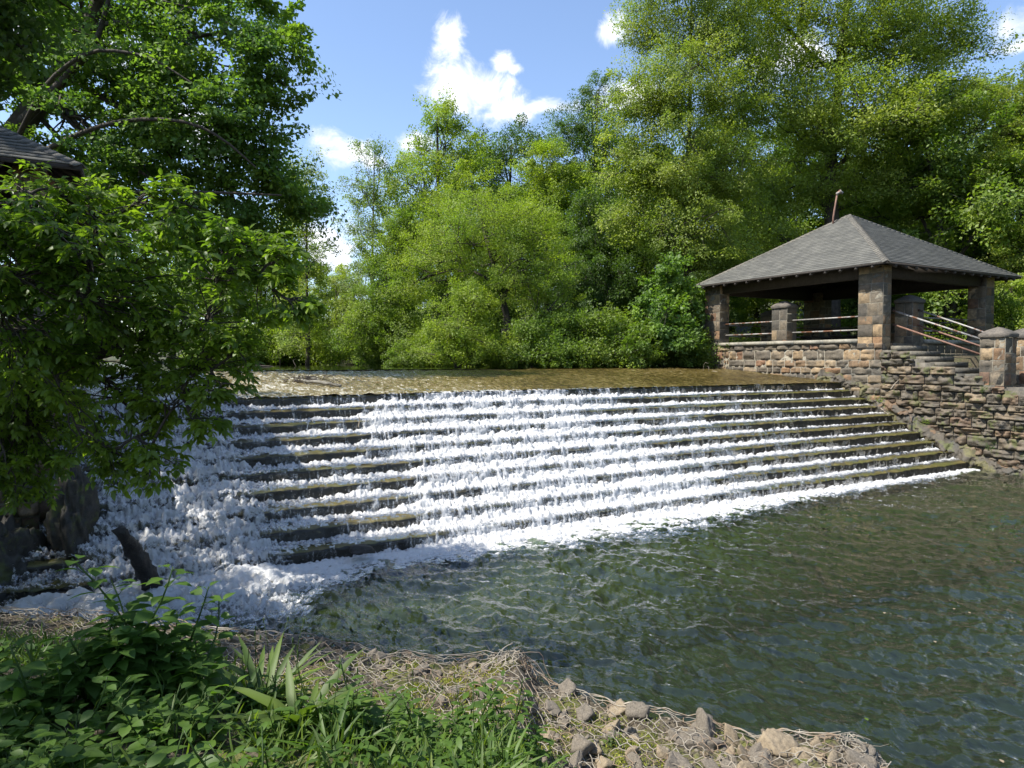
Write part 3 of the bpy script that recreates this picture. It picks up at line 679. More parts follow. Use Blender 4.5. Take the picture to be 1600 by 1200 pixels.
def hip_roof(root, x0, y0, x1, y1, ze, za):
    cx, cy = (x0+x1)/2, (y0+y1)/2; n = 34; V, Q, UVs = [], [], []
    L = math.hypot(cx-x0, za-ze); rh = L/n
    cor = [(x0, y0), (x1, y0), (x1, y1), (x0, y1)]; apex = np.array([cx, cy, za])
    rng = np.random.default_rng(3)
    for f in range(4):
        a = np.array([*cor[f], ze]); b = np.array([*cor[(f+1) % 4], ze])
        nrm = unit(np.cross(b-a, apex-a)); wid = np.linalg.norm(b-a)
        for i in range(n):
            t0, t1 = i/n, min(1, (i+1.08)/n)
            p0, p1 = a+(apex-a)*t0, b+(apex-b)*t0; p2, p3 = b+(apex-b)*t1, a+(apex-a)*t1
            seg = max(2, int(wid*(1-t0)/.3)+1)
            u = np.linspace(0, 1, seg+1)[:, None]; jj = rng.uniform(.010, .016, (seg+1, 1))
            lo = p0+(p1-p0)*u+nrm*jj; hi = p3+(p2-p3)*u+nrm*.001; un = lo-nrm*.013
            k = len(V); V += list(un)+list(lo)+list(hi); m = seg+1
            for s_ in range(seg):
                Q.append([k+s_, k+s_+1, k+m+s_+1, k+m+s_]); Q.append([k+m+s_, k+m+s_+1, k+2*m+s_+1, k+2*m+s_])
                for (pa, pb, pc, pd) in ((un, un, lo, lo), (lo, lo, hi, hi)):
                    for pp, ix in ((pa, s_), (pb, s_+1), (pc, s_+1), (pd, s_)):
                        al = float(np.dot(pp[ix]-a, unit(b-a)))+f*3.3+(i % 2)*.15; UVs.append((al, float((np.linalg.norm(np.cross(pp[ix]-a, unit(b-a)))/rh)*.135)))
    o = mesh_obj('roof', V, np.array(Q), M['shingles'], root)
    uv = o.data.uv_layers.new(name='UVMap'); uv.data.foreach_set('uv', np.array(UVs, np.float32).ravel())
    # hip caps: overlapping short shingles along each hip
    mb = MB()
    for f in range(4):
        a = np.array([*cor[f], ze]); d = unit(apex-a); LL = np.linalg.norm(apex-a); k = int(LL/.17); side = unit(np.cross(d, [0, 0, 1.0])); up = np.cross(side, d)
        for i in range(k):
            p = a+d*(i*.17); q_ = p+d*.2
            V = []
            for pt, hgt in ((p, .040), (q_, .022)):
                V += [pt-side*.12+up*(hgt-.070), pt+up*hgt, pt+side*.12+up*(hgt-.070)]
            V += [p-side*.12+up*(-.045), p+up*.026, p+side*.12+up*(-.045)]
            mb.add(V, [[0, 1, 4, 3], [1, 2, 5, 4], [6, 7, 1, 0], [7, 8, 2, 1]], c=(.15, .145, .13))
    h = mb.build('hip_caps', M['stone'], o)
    mb = MB(); fh = .10                                   # eaves board, soffit boards and rafters
    for (a, b) in (((x0, y0), (x1, y0+.03)), ((x0, y1-.03), (x1, y1)), ((x0, y0+.03), (x0+.03, y1-.03)), ((x1-.03, y0+.03), (x1, y1-.03))):
        mb.box((*a, ze-fh+.03), (*b, ze-.006))
    mb.build('eaves_board', M['wood_dark'], root)
    mb = MB()
    for f in range(4):
        a = np.array([*cor[f], ze-.05]); b = np.array([*cor[(f+1) % 4], ze-.05]); ap = apex-[0, 0, .06]
        mb.add([a, b, ap], T=[[0, 2, 1]])
        for s_ in np.linspace(.06, .94, 14):
            p = a+(b-a)*s_; tt_ = 1-abs(s_-.5)*2; q_ = p+(((a+b)/2+(ap-(a+b)/2))-(a+b)/2)*tt_*.97
            mb.tube([p-[0, 0, .08], q_-[0, 0, .08]], .05, 4)
    mb.build('rafters', M['wood_dark'], root)

def pavilion(label, mirror, seed, detail=True):
    """7.9 m square shelter, its river side on the plane x = 19.6 (right bank) or x = -0.6 (left bank)"""
    rng = np.random.default_rng(seed)
    root = empty('pavilion', label, 'pavilion', (0, 0, 0))
    X0 = 19.6; ze, za = 5.9, 8.40
    fx = (lambda a, b: (a, b)) if not mirror else (lambda a, b: (19.0-b, 19.0-a))
    a, b = fx(X0, 27.5); hip_roof(root, a, 12.2, b, 20.1, ze, za)
    zf = 3.42
    def box(mb, x0, x1, y0, y1, z0, z1, c=(.3, .27, .2)):
        a, b = fx(x0, x1); mb.box((a, y0, z0), (b, y1, z1), c)
    # base walls
    mb = MB(); box(mb, 20.06, 26.84, 12.62, 19.9, .5, zf-.1, MORT)
    H = 3.50
    if not mirror:
        ashlar(mb, (20.06, 20.0, 1.9), (0, -1, 0), (0, 0, 1), 7.42, H-1.9, rng, (.2, .36), (.3, .75), .04, .035, 7)
        ashlar(mb, (20.06, 12.6, 1.9), (1, 0, 0), (0, 0, 1), 6.8, H-1.9, rng, (.17, .3), (.25, .6), .03, .018, 5)
        ashlar(mb, (26.86, 12.6, 1.9), (0, 1, 0), (0, 0, 1), 7.4, H-1.9, rng, n=4)
        ashlar(mb, (26.86, 20.02, 1.9), (-1, 0, 0), (0, 0, 1), 6.8, H-1.9, rng, n=4)
    else:
        ashlar(mb, (-1.06, 12.6, 1.9), (0, 1, 0), (0, 0, 1), 7.42, H-1.9, rng, (.17, .3), (.25, .6), .03, .02, 5)
        ashlar(mb, (-7.86, 12.6, .9), (1, 0, 0), (0, 0, 1), 6.8, H-.9, rng, (.17, .3), (.25, .6), .03, .018, 5)
    mb.build('base_wall', M['stone'], root)
    mb = MB(); box(mb, 20.1, 26.8, 12.7, 19.85, zf-.1, zf); mb.build('floor', M['concrete'], root)
    # ledge (river side, back and far side), in lengths with joints
    def coping(x0, y0, x1, y1):
        mb = MB()
        L = max(x1-x0, y1-y0); n = int(round(L/1.1)); al = x1-x0 > y1-y0
        for i in range(n):
            s0, s1 = i/n, (i+1)/n; j = rng.uniform(-.006, .006); g = .006
            if al: box(mb, x0+(x1-x0)*s0+g, x0+(x1-x0)*s1-g, y0+j, y1+j, 3.50, 3.63+j)
            else: box(mb, x0+j, x1+j, y0+(y1-y0)*s0+g, y0+(y1-y0)*s1-g, 3.50, 3.63+j)
        mb.build('ledge', M['concrete'], root)
    coping(19.98, 13.42, 20.5, 19.15); coping(22.35, 12.52, 25.9, 12.98); coping(21.0, 19.5, 26.0, 19.95); coping(26.45, 13.4, 26.95, 19.1)
    # pillars
    k = 0
    for (x0, y0, x1, y1) in ((20.08, 12.6, 20.50, 13.42), (20.08, 19.2, 20.6, 20.0), (26.0, 12.6, 26.55, 13.2), (26.0, 19.15, 26.8, 19.95)):
        a, b = fx(x0, x1); k += 1; pillar('pillar', a, y0, b, y1, 3.5 if k != 1 else 3.3, ze-.02, seed+k, root, rough=.03)
    for (x0, y0, x1, y1) in ((20.1, 16.1, 20.62, 16.75), (21.68, 12.62, 22.3, 13.2), (26.3, 15.9, 26.85, 16.5), (23.2, 19.35, 23.8, 19.9)):
        a, b = fx(x0, x1); k += 1; pillar('short_pillar', a, y0, b, y1, 3.4, 4.80, seed+k, root, cap=.95)
    # pipe railings between the pillars
    def rl(p, q):
        mb = MB(); P = np.array([p, q], float)
        if mirror: P[:, 0] = 19.0-P[:, 0]
        mb.tube(P, .024, 8); mb.build('railing', M['rail'], root, True)
    for z in (3.93, 4.36):
        rl((20.36, 19.2, z), (20.36, 16.7, z)); rl((20.36, 16.15, z), (20.36, 13.4, z)); rl((22.25, 12.9, z), (26.0, 12.9, z))
        rl((20.85, 19.62, z), (23.25, 19.62, z)); rl((23.75, 19.62, z), (26.05, 19.62, z)); rl((26.6, 13.35, z), (26.6, 15.95, z)); rl((26.6, 16.45, z), (26.6, 19.2, z))
    # timber wall plates on the pillars
    mb = MB()
    for (x0, x1, y0, y1) in ((20.2, 20.5, 12.7, 19.9), (26.2, 26.5, 12.7, 19.9), (20.5, 26.2, 12.75, 13.05), (20.5, 26.2, 19.5, 19.8)): box(mb, x0, x1, y0, y1, 5.55, 6.08)
    mb.build('wall_plate', M['wood_dark'], root)
    if not mirror:
        p0 = at(1302, 340, d=25.4); p1 = at(1308, 303, d=25.4)
        mb = MB(); q_ = p0+(p1-p0)*.93; mb.tube([p0-[0, 0, .35], p0, p0+(p1-p0)*.5, q_], [.035, .035, .033, .03], 8)
        vp = mb.build('vent_pipe', M['rail_rust'], root, True)
        mb = MB(); c = p1; e = at(1317, 302, d=25.4); mid = (c+e)/2+[0, 0, .07]
        mb.tube([q_, c, mid, e], [.035, .06, .085, .05], 8); mb.build('hood', M['rail'], vp, True)
    return root
pavilion('open stone shelter with grey shingled hip roof and vent pipe on the right bank', False, 100)
pavilion('dark shelter with hip roof mostly hidden behind leafy branches at the left edge', True, 200)

def picnic_table(x, y, label):
    root = empty('picnic_table', label, 'table', (x, y, 3.42)); z = 0
    mb = MB(); [mb.box((-.9, -.36+i*.148, .70), (.9, -.36+i*.148+.135, .745)) for i in range(5)]; mb.build('table_top', M['wood_dark'], root)
    for s in (-1, 1):
        mb = MB(); [mb.box((-.9, s*.72-.14+i*.145, .42), (.9, s*.72-.14+i*.145+.135, .46)) for i in range(2)]; mb.build('seat', M['wood_dark'], root)
    for s in (-.6, .6):
        mb = MB()
        for k in (-1, 1): mb.tube([(s, k*.25, .70), (s, k*.62, .0)], .05, 4)
        mb.box((s-.03, -.85, .36), (s+.03, .85, .42)); mb.build('leg', M['wood_dark'], root)
picnic_table(23.2, 16.6, 'dark wooden picnic table standing under the shelter roof on the right bank')

# retaining wall of the right bank, running down beside the cascade
def retaining_wall():
    rng = np.random.default_rng(8)
    root = empty('retaining_wall', 'rough stone retaining wall stepping down beside the right end of the cascade', 'wall', (20, 8, 0))
    o = np.array([20, 8, 0])
    ztop = lambda y: np.interp(y, [-6, 9.2, 9.9, 12.2, 12.6, 21], [2.2, 2.2, 2.42, 3.28, 3.36, 2.0])
    # coarse rubble face: displaced courses, leaning back a little
    mb = MB(); MD = (.12, .11, .09); mb.box(np.array((20.045, -6, -1.3))-o, np.array((21.2, 9.3, 2.16))-o, MD)
    for i in range(12):
        y0 = 9.3+i*.275; mb.box(np.array((20.06, y0, -1.3))-o, np.array((20.7, y0+.275, ztop(y0+.1)-.06))-o, MD)
    mb.box(np.array((20.3, 12.6, -1.3))-o, np.array((20.7, 20.4, 2.0))-o, MORT)
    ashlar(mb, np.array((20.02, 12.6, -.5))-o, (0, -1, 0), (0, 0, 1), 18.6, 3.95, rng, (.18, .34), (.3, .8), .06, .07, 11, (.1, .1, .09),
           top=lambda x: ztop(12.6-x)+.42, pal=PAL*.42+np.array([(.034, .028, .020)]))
    ashlar(mb, np.array((20.02, 20.6, 1.4))-o, (0, -1, 0), (.0, 0, 1), 8.0, .72, rng, (.2, .3), (.3, .7), .09, .03, 7, pal=PAL*.8)
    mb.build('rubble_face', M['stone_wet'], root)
    # moss covered footing against the steps
    n = 420; yy = np.linspace(14.6, 5.5, n); prof = np.linspace(0, 1, 34); Yg, Tg = np.meshgrid(yy, prof, indexing='ij')
    zd = np.where(Yg > YC, apron_z(Yg), np.clip(ZC-(YC-Yg)/TREAD*RISE, -.1, 9))
    w = .34+.16*fbm(Yg*1.6, 0, 0, 3, 12); Zt = zd+.34+.20*fbm(Yg*1.9, 3, 0, 3, 13)
    a = Tg*math.pi/2*1.15
    Xg = 20.16-w*np.cos(a)*1.0-.05; Zg = zd-.25+(Zt-zd+.25)*np.sin(a)
    d = .24*fbm(Xg*3.5, Yg*3.5, Zg*3.5, 5, 14, .6); Xg = Xg+d; Zg = Zg+.8*d; Yg = Yg+.06*fbm(Xg*5, Yg*5, Zg*5+9, 3, 15)
    cl = np.array([(.050, .040, .026)])*(1+.5*fbm(Yg*3, Zg*3, 0, 3, 16)).reshape(-1, 1); gm = .8*sst(.12, .3, fbm(Yg*2.3, Tg*3, 0, 4, 17)).reshape(-1, 1); cl = cl*(1-gm)+np.array([(.11, .105, .02)])*gm
    cl = np.where((fbm(Yg*1.7, Tg*2, 5, 3, 18) > .30).reshape(-1, 1), np.array([(.14, .075, .03)]), cl)
    mesh_obj('mossy_footing', np.stack([Xg-20, Yg-8, Zg], -1).reshape(-1, 3), grid_faces(n, 34), M['stone_wet'], root, True, cl)
retaining_wall()
def left_abutment():
    rng = np.random.default_rng(18)
    root = empty('retaining_wall', 'dark stone abutment wall shaded by foliage at the left end of the cascade', 'wall', (-1, 11, 0)); o = np.array([-1, 11, 0])
    mb = MB(); mb.box(np.array((-2.2, 11.0, -1.2))-o, np.array((-1.12, 20.5, 3.3))-o, MORT)
    mb.box(np.array((-6, 9.9, -1.2))-o, np.array((-2.2, 12.7, 1.7))-o, MORT)
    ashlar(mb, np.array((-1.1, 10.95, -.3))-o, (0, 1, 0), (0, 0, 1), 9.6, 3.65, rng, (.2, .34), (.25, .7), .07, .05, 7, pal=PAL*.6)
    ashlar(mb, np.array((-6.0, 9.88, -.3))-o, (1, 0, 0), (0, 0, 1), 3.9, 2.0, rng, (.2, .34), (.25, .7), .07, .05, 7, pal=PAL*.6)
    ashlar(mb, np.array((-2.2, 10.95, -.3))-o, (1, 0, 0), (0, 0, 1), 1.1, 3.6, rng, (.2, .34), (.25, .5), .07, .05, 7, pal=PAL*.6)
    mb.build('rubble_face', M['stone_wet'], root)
    def blob(c, r, s):
        t = np.linspace(0, math.pi, 60); p = np.linspace(0, 2*math.pi, 100, endpoint=False); Pp, Tt = np.meshgrid(p, t, indexing='ij')
        D = np.stack([np.sin(Tt)*np.cos(Pp), np.sin(Tt)*np.sin(Pp), np.cos(Tt)], -1); k = 1+.5*fbm(D[..., 0]*2+s, D[..., 1]*2, D[..., 2]*2, 6, 19, .65)
        return (np.array(c)+D*k[..., None]*np.array(r)).reshape(-1, 3), grid_faces(100, 60, True)
    V, Q = blob((-.72, 10.75, .75), (.26, .4, .75), 3); 
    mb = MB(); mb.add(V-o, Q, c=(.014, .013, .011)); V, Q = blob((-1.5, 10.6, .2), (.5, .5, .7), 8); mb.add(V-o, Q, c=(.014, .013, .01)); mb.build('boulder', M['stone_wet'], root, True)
left_abutment()

# stair from the shelter down the bank
def stair():
    root = empty('stone_stairs', 'weathered stone steps descending from the shelter between two rails', 'stairs', (21.2, 11, 0)); o = np.array([21.2, 11, 0]); rng = np.random.default_rng(4)
    mb = MB()
    for i in range(7):
        y1 = 12.56-i*.40; z = 3.40-.165*i
        c = np.array((.15, .14, .115))*rng.uniform(.8, 1.2)
        mb.box(np.array((20.42, y1-.42, z-.155))-o, np.array((21.68, y1, z))-o, c); mb.box(np.array((20.46, y1-.40, 1.2))-o, np.array((21.66, y1, z-.158))-o, c*.6)
    mb.box(np.array((20.4, 7.6, 1.4))-o, np.array((26, 9.7, 2.24))-o, (.13, .12, .1))
    for i in range(6):
        x0 = 21.6+i*.4; z = 2.24-.0; mb.box(np.array((x0, 9.75, 1.5))-o, np.array((x0+.42, 11.4, 2.40+.12*i))-o, np.array((.14, .12, .10))*rng.uniform(.8, 1.2))
    mb.build('treads', M['stone'], root)
stair()
r_ = empty('gate_pillar', 'squat stone pillar with a domed cap at the foot of the stair rails', 'pillar', (0, 0, 0))
pillar('shaft', 20.32, 9.35, 20.92, 9.98, 2.0, 3.58, 321, r_, cap=1.0, mat_='stone', rough=.045, row=(.26, .4), col=(.25, .4))
r_ = empty('gate_pillar', 'second domed stone pillar at the right picture edge behind the first stair pillar', 'pillar', (0, 0, 0))
pillar('shaft', 21.72, 9.35, 22.3, 9.98, 2.0, 3.58, 322, r_, cap=1.0, rough=.045, row=(.26, .4), col=(.25, .4))
def handrail(label, p, q, m='rail'):
    mb = MB(); o = np.array(p, float); mb.tube(np.array([p, q], float)-o, .027, 10); ob = mb.build('handrail', M[m], None, True); ob.location = o
    tag(ob, label, 'handrail', 'pipe handrails of the shelter stairs')
handrail('upper pale handrail running from the near shelter pillar down to the domed pillar', (20.62, 12.62, 4.50), (20.62, 9.97, 3.50))
handrail('lower rusty handrail running from the near shelter pillar down to the domed pillar', (20.66, 12.62, 4.07), (20.66, 9.97, 3.07), 'rail_rust')
handrail('upper handrail on the far side of the stairs starting at the short capped pillar', (21.95, 12.64, 4.58), (21.98, 9.97, 3.50))
handrail('lower handrail on the far side of the stairs starting at the short capped pillar', (21.95, 12.64, 4.1), (21.98, 9.97, 3.07), 'rail_rust')
# ================================================================== TREES
def gp(px, d, lift=0.0):
    p = at(px, 575, d=d); p[2] = float(ground_z(np.array([p[0]]), np.array([p[1]]))[0]); p[2] = max(p[2], ZPOND-.1)+lift; return p
L_ = lobe
# centre, over the water
make_tree('willow_tree', 'rounded bright green tree arching over the water in the middle of the far bank', gp(800, 27.5),
 [L_(760, 360, 27, 95, 55), L_(830, 410, 26.5, 75, 85), L_(860, 480, 26.5, 55, 80), L_(690, 390, 28, 75, 65), L_(745, 320, 28, 70, 35), L_(830, 355, 27.5, 55, 45), L_(790, 430, 28.5, 80, 60), L_(850, 530, 27.5, 50, 40), L_(650, 440, 28.5, 45, 60)],
 .085, 100000, 'bright', r0=.22, seed=11, clump=.42, per=60, wl=.42, group='trees on the far bank', inner=.3, shape='rh')
make_tree('leafy_bush', 'sunlit bush drooping to the water in front of the arching tree', gp(715, 25.6),
 [L_(720, 500, 25.2, 52, 55), L_(690, 540, 25, 35, 30), L_(750, 545, 25.2, 50, 28), L_(735, 465, 25.5, 25, 25)], .08, 28000, 'bright', r0=.08, seed=12, clump=.3, per=50, wl=.45, cat='bush', inner=.3, droopy=.1)
make_tree('tall_tree', 'tallest pale green pointed tree rising behind the arching tree', gp(690, 42),
 [L_(683, 185, 41, 38, 38), L_(690, 240, 41, 62, 50), L_(660, 300, 40, 70, 50), L_(720, 290, 41, 60, 60), L_(625, 350, 39, 50, 60), L_(690, 370, 40, 80, 60)], .13, 60000, 'bright', r0=.3, seed=13, clump=.6, per=70, group='trees on the far bank', shape='rh')
make_tree('slender_tree', 'thin greyish tree with see-through crown at the left of the gap', gp(585, 38),
 [L_(585, 245, 38, 30, 26), L_(570, 300, 38, 38, 32), L_(560, 350, 37.5, 34, 35), L_(590, 400, 37.5, 40, 45), L_(555, 440, 37, 30, 40)], .10, 15000, 'grey', 'bark_pale', r0=.14, seed=14, clump=.45, per=36, group='trees on the far bank', inner=.2)
make_tree('leafy_bush', 'tall greyish green bush standing on the bank left of the arching tree', gp(600, 31),
 [L_(600, 470, 30.5, 50, 55), L_(570, 520, 30, 40, 45), L_(630, 530, 29.5, 45, 40), L_(610, 400, 31, 42, 45), L_(640, 360, 31.5, 35, 35)], .085, 60000, 'mid', r0=.1, seed=15, clump=.36, per=55, cat='bush', inner=.3)
make_tree('broad_tree', 'darker tree with a flat top behind the tallest pointed tree', gp(790, 46),
 [L_(800, 225, 46, 48, 26), L_(765, 260, 46, 48, 40), L_(820, 290, 45, 60, 45), L_(770, 340, 45, 70, 50)], .14, 36000, 'dark', r0=.3, seed=16, clump=.7, per=70, group='trees on the far bank')
make_tree('round_tree', 'fresh green tree with round head just right of the middle', gp(850, 36),
 [L_(848, 262, 36, 48, 40), L_(880, 300, 36, 40, 45), L_(840, 330, 35.5, 45, 40), L_(895, 360, 36, 40, 50)], .10, 38000, 'bright', r0=.18, seed=17, clump=.42, per=60, group='trees on the far bank')
make_tree('dark_tree', 'dark blue green tree peaking behind the round headed tree', gp(925, 48),
 [L_(935, 145, 48, 34, 30), L_(915, 200, 48, 50, 40), L_(900, 260, 47, 55, 60), L_(945, 280, 47, 50, 90), L_(885, 195, 49, 16, 22)], .13, 42000, 'dark', r0=.3, seed=18, clump=.55, per=70, group='trees on the far bank')
make_tree('dark_tree', 'deep green tree filling the shaded gap between the middle and the birch', gp(930, 34),
 [L_(930, 360, 34, 45, 70), L_(945, 450, 33, 48, 60), L_(925, 520, 32, 50, 45), L_(900, 430, 33, 45, 60), L_(985, 420, 34, 45, 70)], .10, 60000, 'dark', r0=.2, seed=19, clump=.45, per=60, group='trees on the far bank')
# birch with its straight trunk
b0 = gp(1072, 30)
make_tree('birch_tree', 'tall airy birch with straight slim trunk left of the shelter roof', b0,
 [L_(1075, -80, 30, 90, 70), L_(1010, 40, 30, 45, 60), L_(1110, 40, 30.5, 70, 80), L_(1000, 160, 29.5, 50, 60), L_(1070, 130, 29, 70, 70), L_(1150, 150, 30.5, 60, 80), L_(985, 260, 29.5, 50, 60), L_(1060, 260, 29, 70, 70), L_(1130, 280, 30, 60, 80), L_(990, 350, 29.5, 48, 50), L_(1070, 370, 29, 70, 60), L_(1140, 390, 30, 50, 50)],
 .095, 190000, 'olive', 'bark', r0=.17, seed=20, clump=.55, per=60, group='trees behind the shelter', droopy=.25, wl=.62, inner=.35,
 trunk_pts=[b0-[0, 0, .3], at(1072, 440, d=30.2), at(1076, 250, d=30.4), at(1080, 60, d=30.5), at(1082, -120, d=30.5)])
b1 = gp(1300, 33)
make_tree('broad_tree', 'great spreading tree towering over the shelter roof', b1,
 [L_(1300, -120, 33, 160, 80), L_(1200, 20, 33, 80, 80), L_(1310, 60, 32, 110, 80), L_(1430, 40, 33, 95, 70), L_(1505, 70, 33, 48, 34), L_(1235, 170, 32, 80, 70), L_(1340, 190, 31, 100, 70), L_(1450, 170, 32, 90, 70), L_(1520, 150, 33, 40, 35), L_(1250, 290, 33, 80, 60), L_(1400, 300, 34, 110, 60), L_(1190, 360, 33, 60, 60), L_(1490, 300, 34, 70, 80)],
 .14, 210000, 'olive', 'bark', r0=.42, seed=21, clump=.8, per=60, group='trees behind the shelter', flat=.45, wl=.5, inner=.2,
 trunk_pts=[b1-[0, 0, .3], at(1300, 330, d=33), at(1298, 230, d=33), at(1320, 60, d=33), at(1330, -130, d=33)])
make_tree('yellow_tree', 'yellow green tree standing at the far right edge behind the shelter', gp(1580, 30),
 [L_(1590, 190, 31, 50, 60), L_(1620, 150, 31, 60, 40), L_(1580, 290, 30, 55, 60), L_(1600, 390, 29, 50, 60), L_(1640, 250, 30, 70, 90), L_(1590, 470, 28, 40, 50)], .10, 60000, 'olive', r0=.22, seed=22, clump=.5, per=60, group='trees behind the shelter', flat=.35)
make_tree('leafy_bush', 'bright broad leaved bush at the water edge left of the shelter', gp(1040, 27),
 [L_(1035, 500, 26.8, 48, 45), L_(1045, 440, 27, 32, 32), L_(1005, 530, 26.5, 30, 28), L_(1070, 540, 26.5, 38, 26), L_(1075, 480, 27.5, 30, 45)], .15, 14000, 'blue', r0=.07, seed=23, clump=.3, per=34, cat='bush', shape='ov', wl=.55, inner=.3)
make_tree('dark_tree', 'shady tree seen through the open sides of the shelter', gp(1250, 38),
 [L_(1200, 430, 38, 80, 80), L_(1320, 440, 39, 90, 80), L_(1440, 440, 38, 80, 80), L_(1530, 450, 36, 60, 70), L_(1250, 520, 37, 80, 40), L_(1130, 460, 37, 50, 70)], .13, 60000, 'mid', r0=.2, seed=24, clump=.55, per=60, group='trees behind the shelter')
make_tree('leafy_bush', 'sunlit bush behind the domed pillar at the right edge', gp(1580, 25),
 [L_(1580, 480, 25, 32, 42), L_(1610, 540, 24, 40, 45), L_(1560, 550, 25, 30, 30)], .10, 12000, 'bright', r0=.06, seed=25, clump=.3, per=45, cat='bush')
# left of the gap
make_tree('round_tree', 'mid green tree on the left bank beside the sky gap', gp(430, 40),
 [L_(440, 400, 40, 60, 60), L_(400, 470, 38, 70, 70), L_(470, 480, 38, 48, 60), L_(340, 440, 38, 70, 90), L_(480, 540, 36, 50, 30), L_(410, 545, 36, 60, 28)], .12, 70000, 'mid', r0=.25, seed=26, clump=.5, per=60)
make_tree('round_tree', 'small bright tree in the gap where the stream turns away', gp(525, 50),
 [L_(525, 440, 50, 35, 30), L_(510, 500, 49, 45, 45), L_(550, 510, 48, 35, 50)], .12, 26000, 'olive', r0=.2, seed=27, clump=.5, per=60)
s0 = np.array([-7.5, 24.5, 3.0])
make_tree('plane_tree', 'huge spreading tree with long dark arching limbs filling the upper left', s0,
 [L_(120, -40, 19, 150, 90), L_(330, -30, 19, 110, 80), L_(200, 90, 18.5, 120, 80), L_(340, 90, 18, 85, 80), L_(425, 70, 18, 48, 60), L_(445, 135, 18, 44, 45), L_(60, 120, 20, 90, 90), L_(300, 200, 18, 100, 60), L_(400, 210, 18, 70, 55), L_(160, 230, 19, 110, 80), L_(430, 275, 18.5, 50, 35), L_(250, 320, 19, 110, 60), L_(370, 320, 19, 80, 60), L_(460, 320, 20, 45, 40), L_(420, 400, 20, 50, 50), L_(330, 410, 20, 70, 50), L_(-100, 50, 19, 120, 140)],
 .125, 125000, 'blue', 'bark', r0=.5, seed=28, clump=.55, per=60, flat=.3, wl=.72, inner=.4,
 limbs=[([at(35, 190, d=18.6), at(95, 130, d=18), at(150, 70, d=17.5), at(175, -20, d=17)], .14), ([at(60, 240, d=18.5), at(130, 205, d=16.9), at(195, 186, d=16.6), at(285, 186, d=16.4), at(345, 212, d=16.5), at(400, 262, d=17)], .07), ([at(30, 210, d=18), at(70, 130, d=17), at(140, 75, d=16.6), at(230, 85, d=16.4), at(300, 130, d=16.5)], .07), ([at(20, 330, d=19), at(150, 300, d=17.6), at(330, 300, d=17), at(440, 305, d=17)], .07)],
 trunk_pts=[s0-[0, 0, .3], at(-60, 330, d=20), at(30, 200, d=19.5), at(95, 115, d=19), at(150, 20, d=19), at(170, -80, d=19)])
make_tree('slender_tree', 'light green tree top poking out right of the huge left tree', gp(480, 33),
 [L_(478, 270, 33, 30, 24), L_(490, 310, 33, 30, 28), L_(470, 350, 33, 40, 40), L_(485, 410, 33, 34, 36), L_(480, 470, 33, 36, 36), L_(480, 530, 33, 36, 30)], .10, 22000, 'olive', r0=.12, seed=29, clump=.42, per=45)
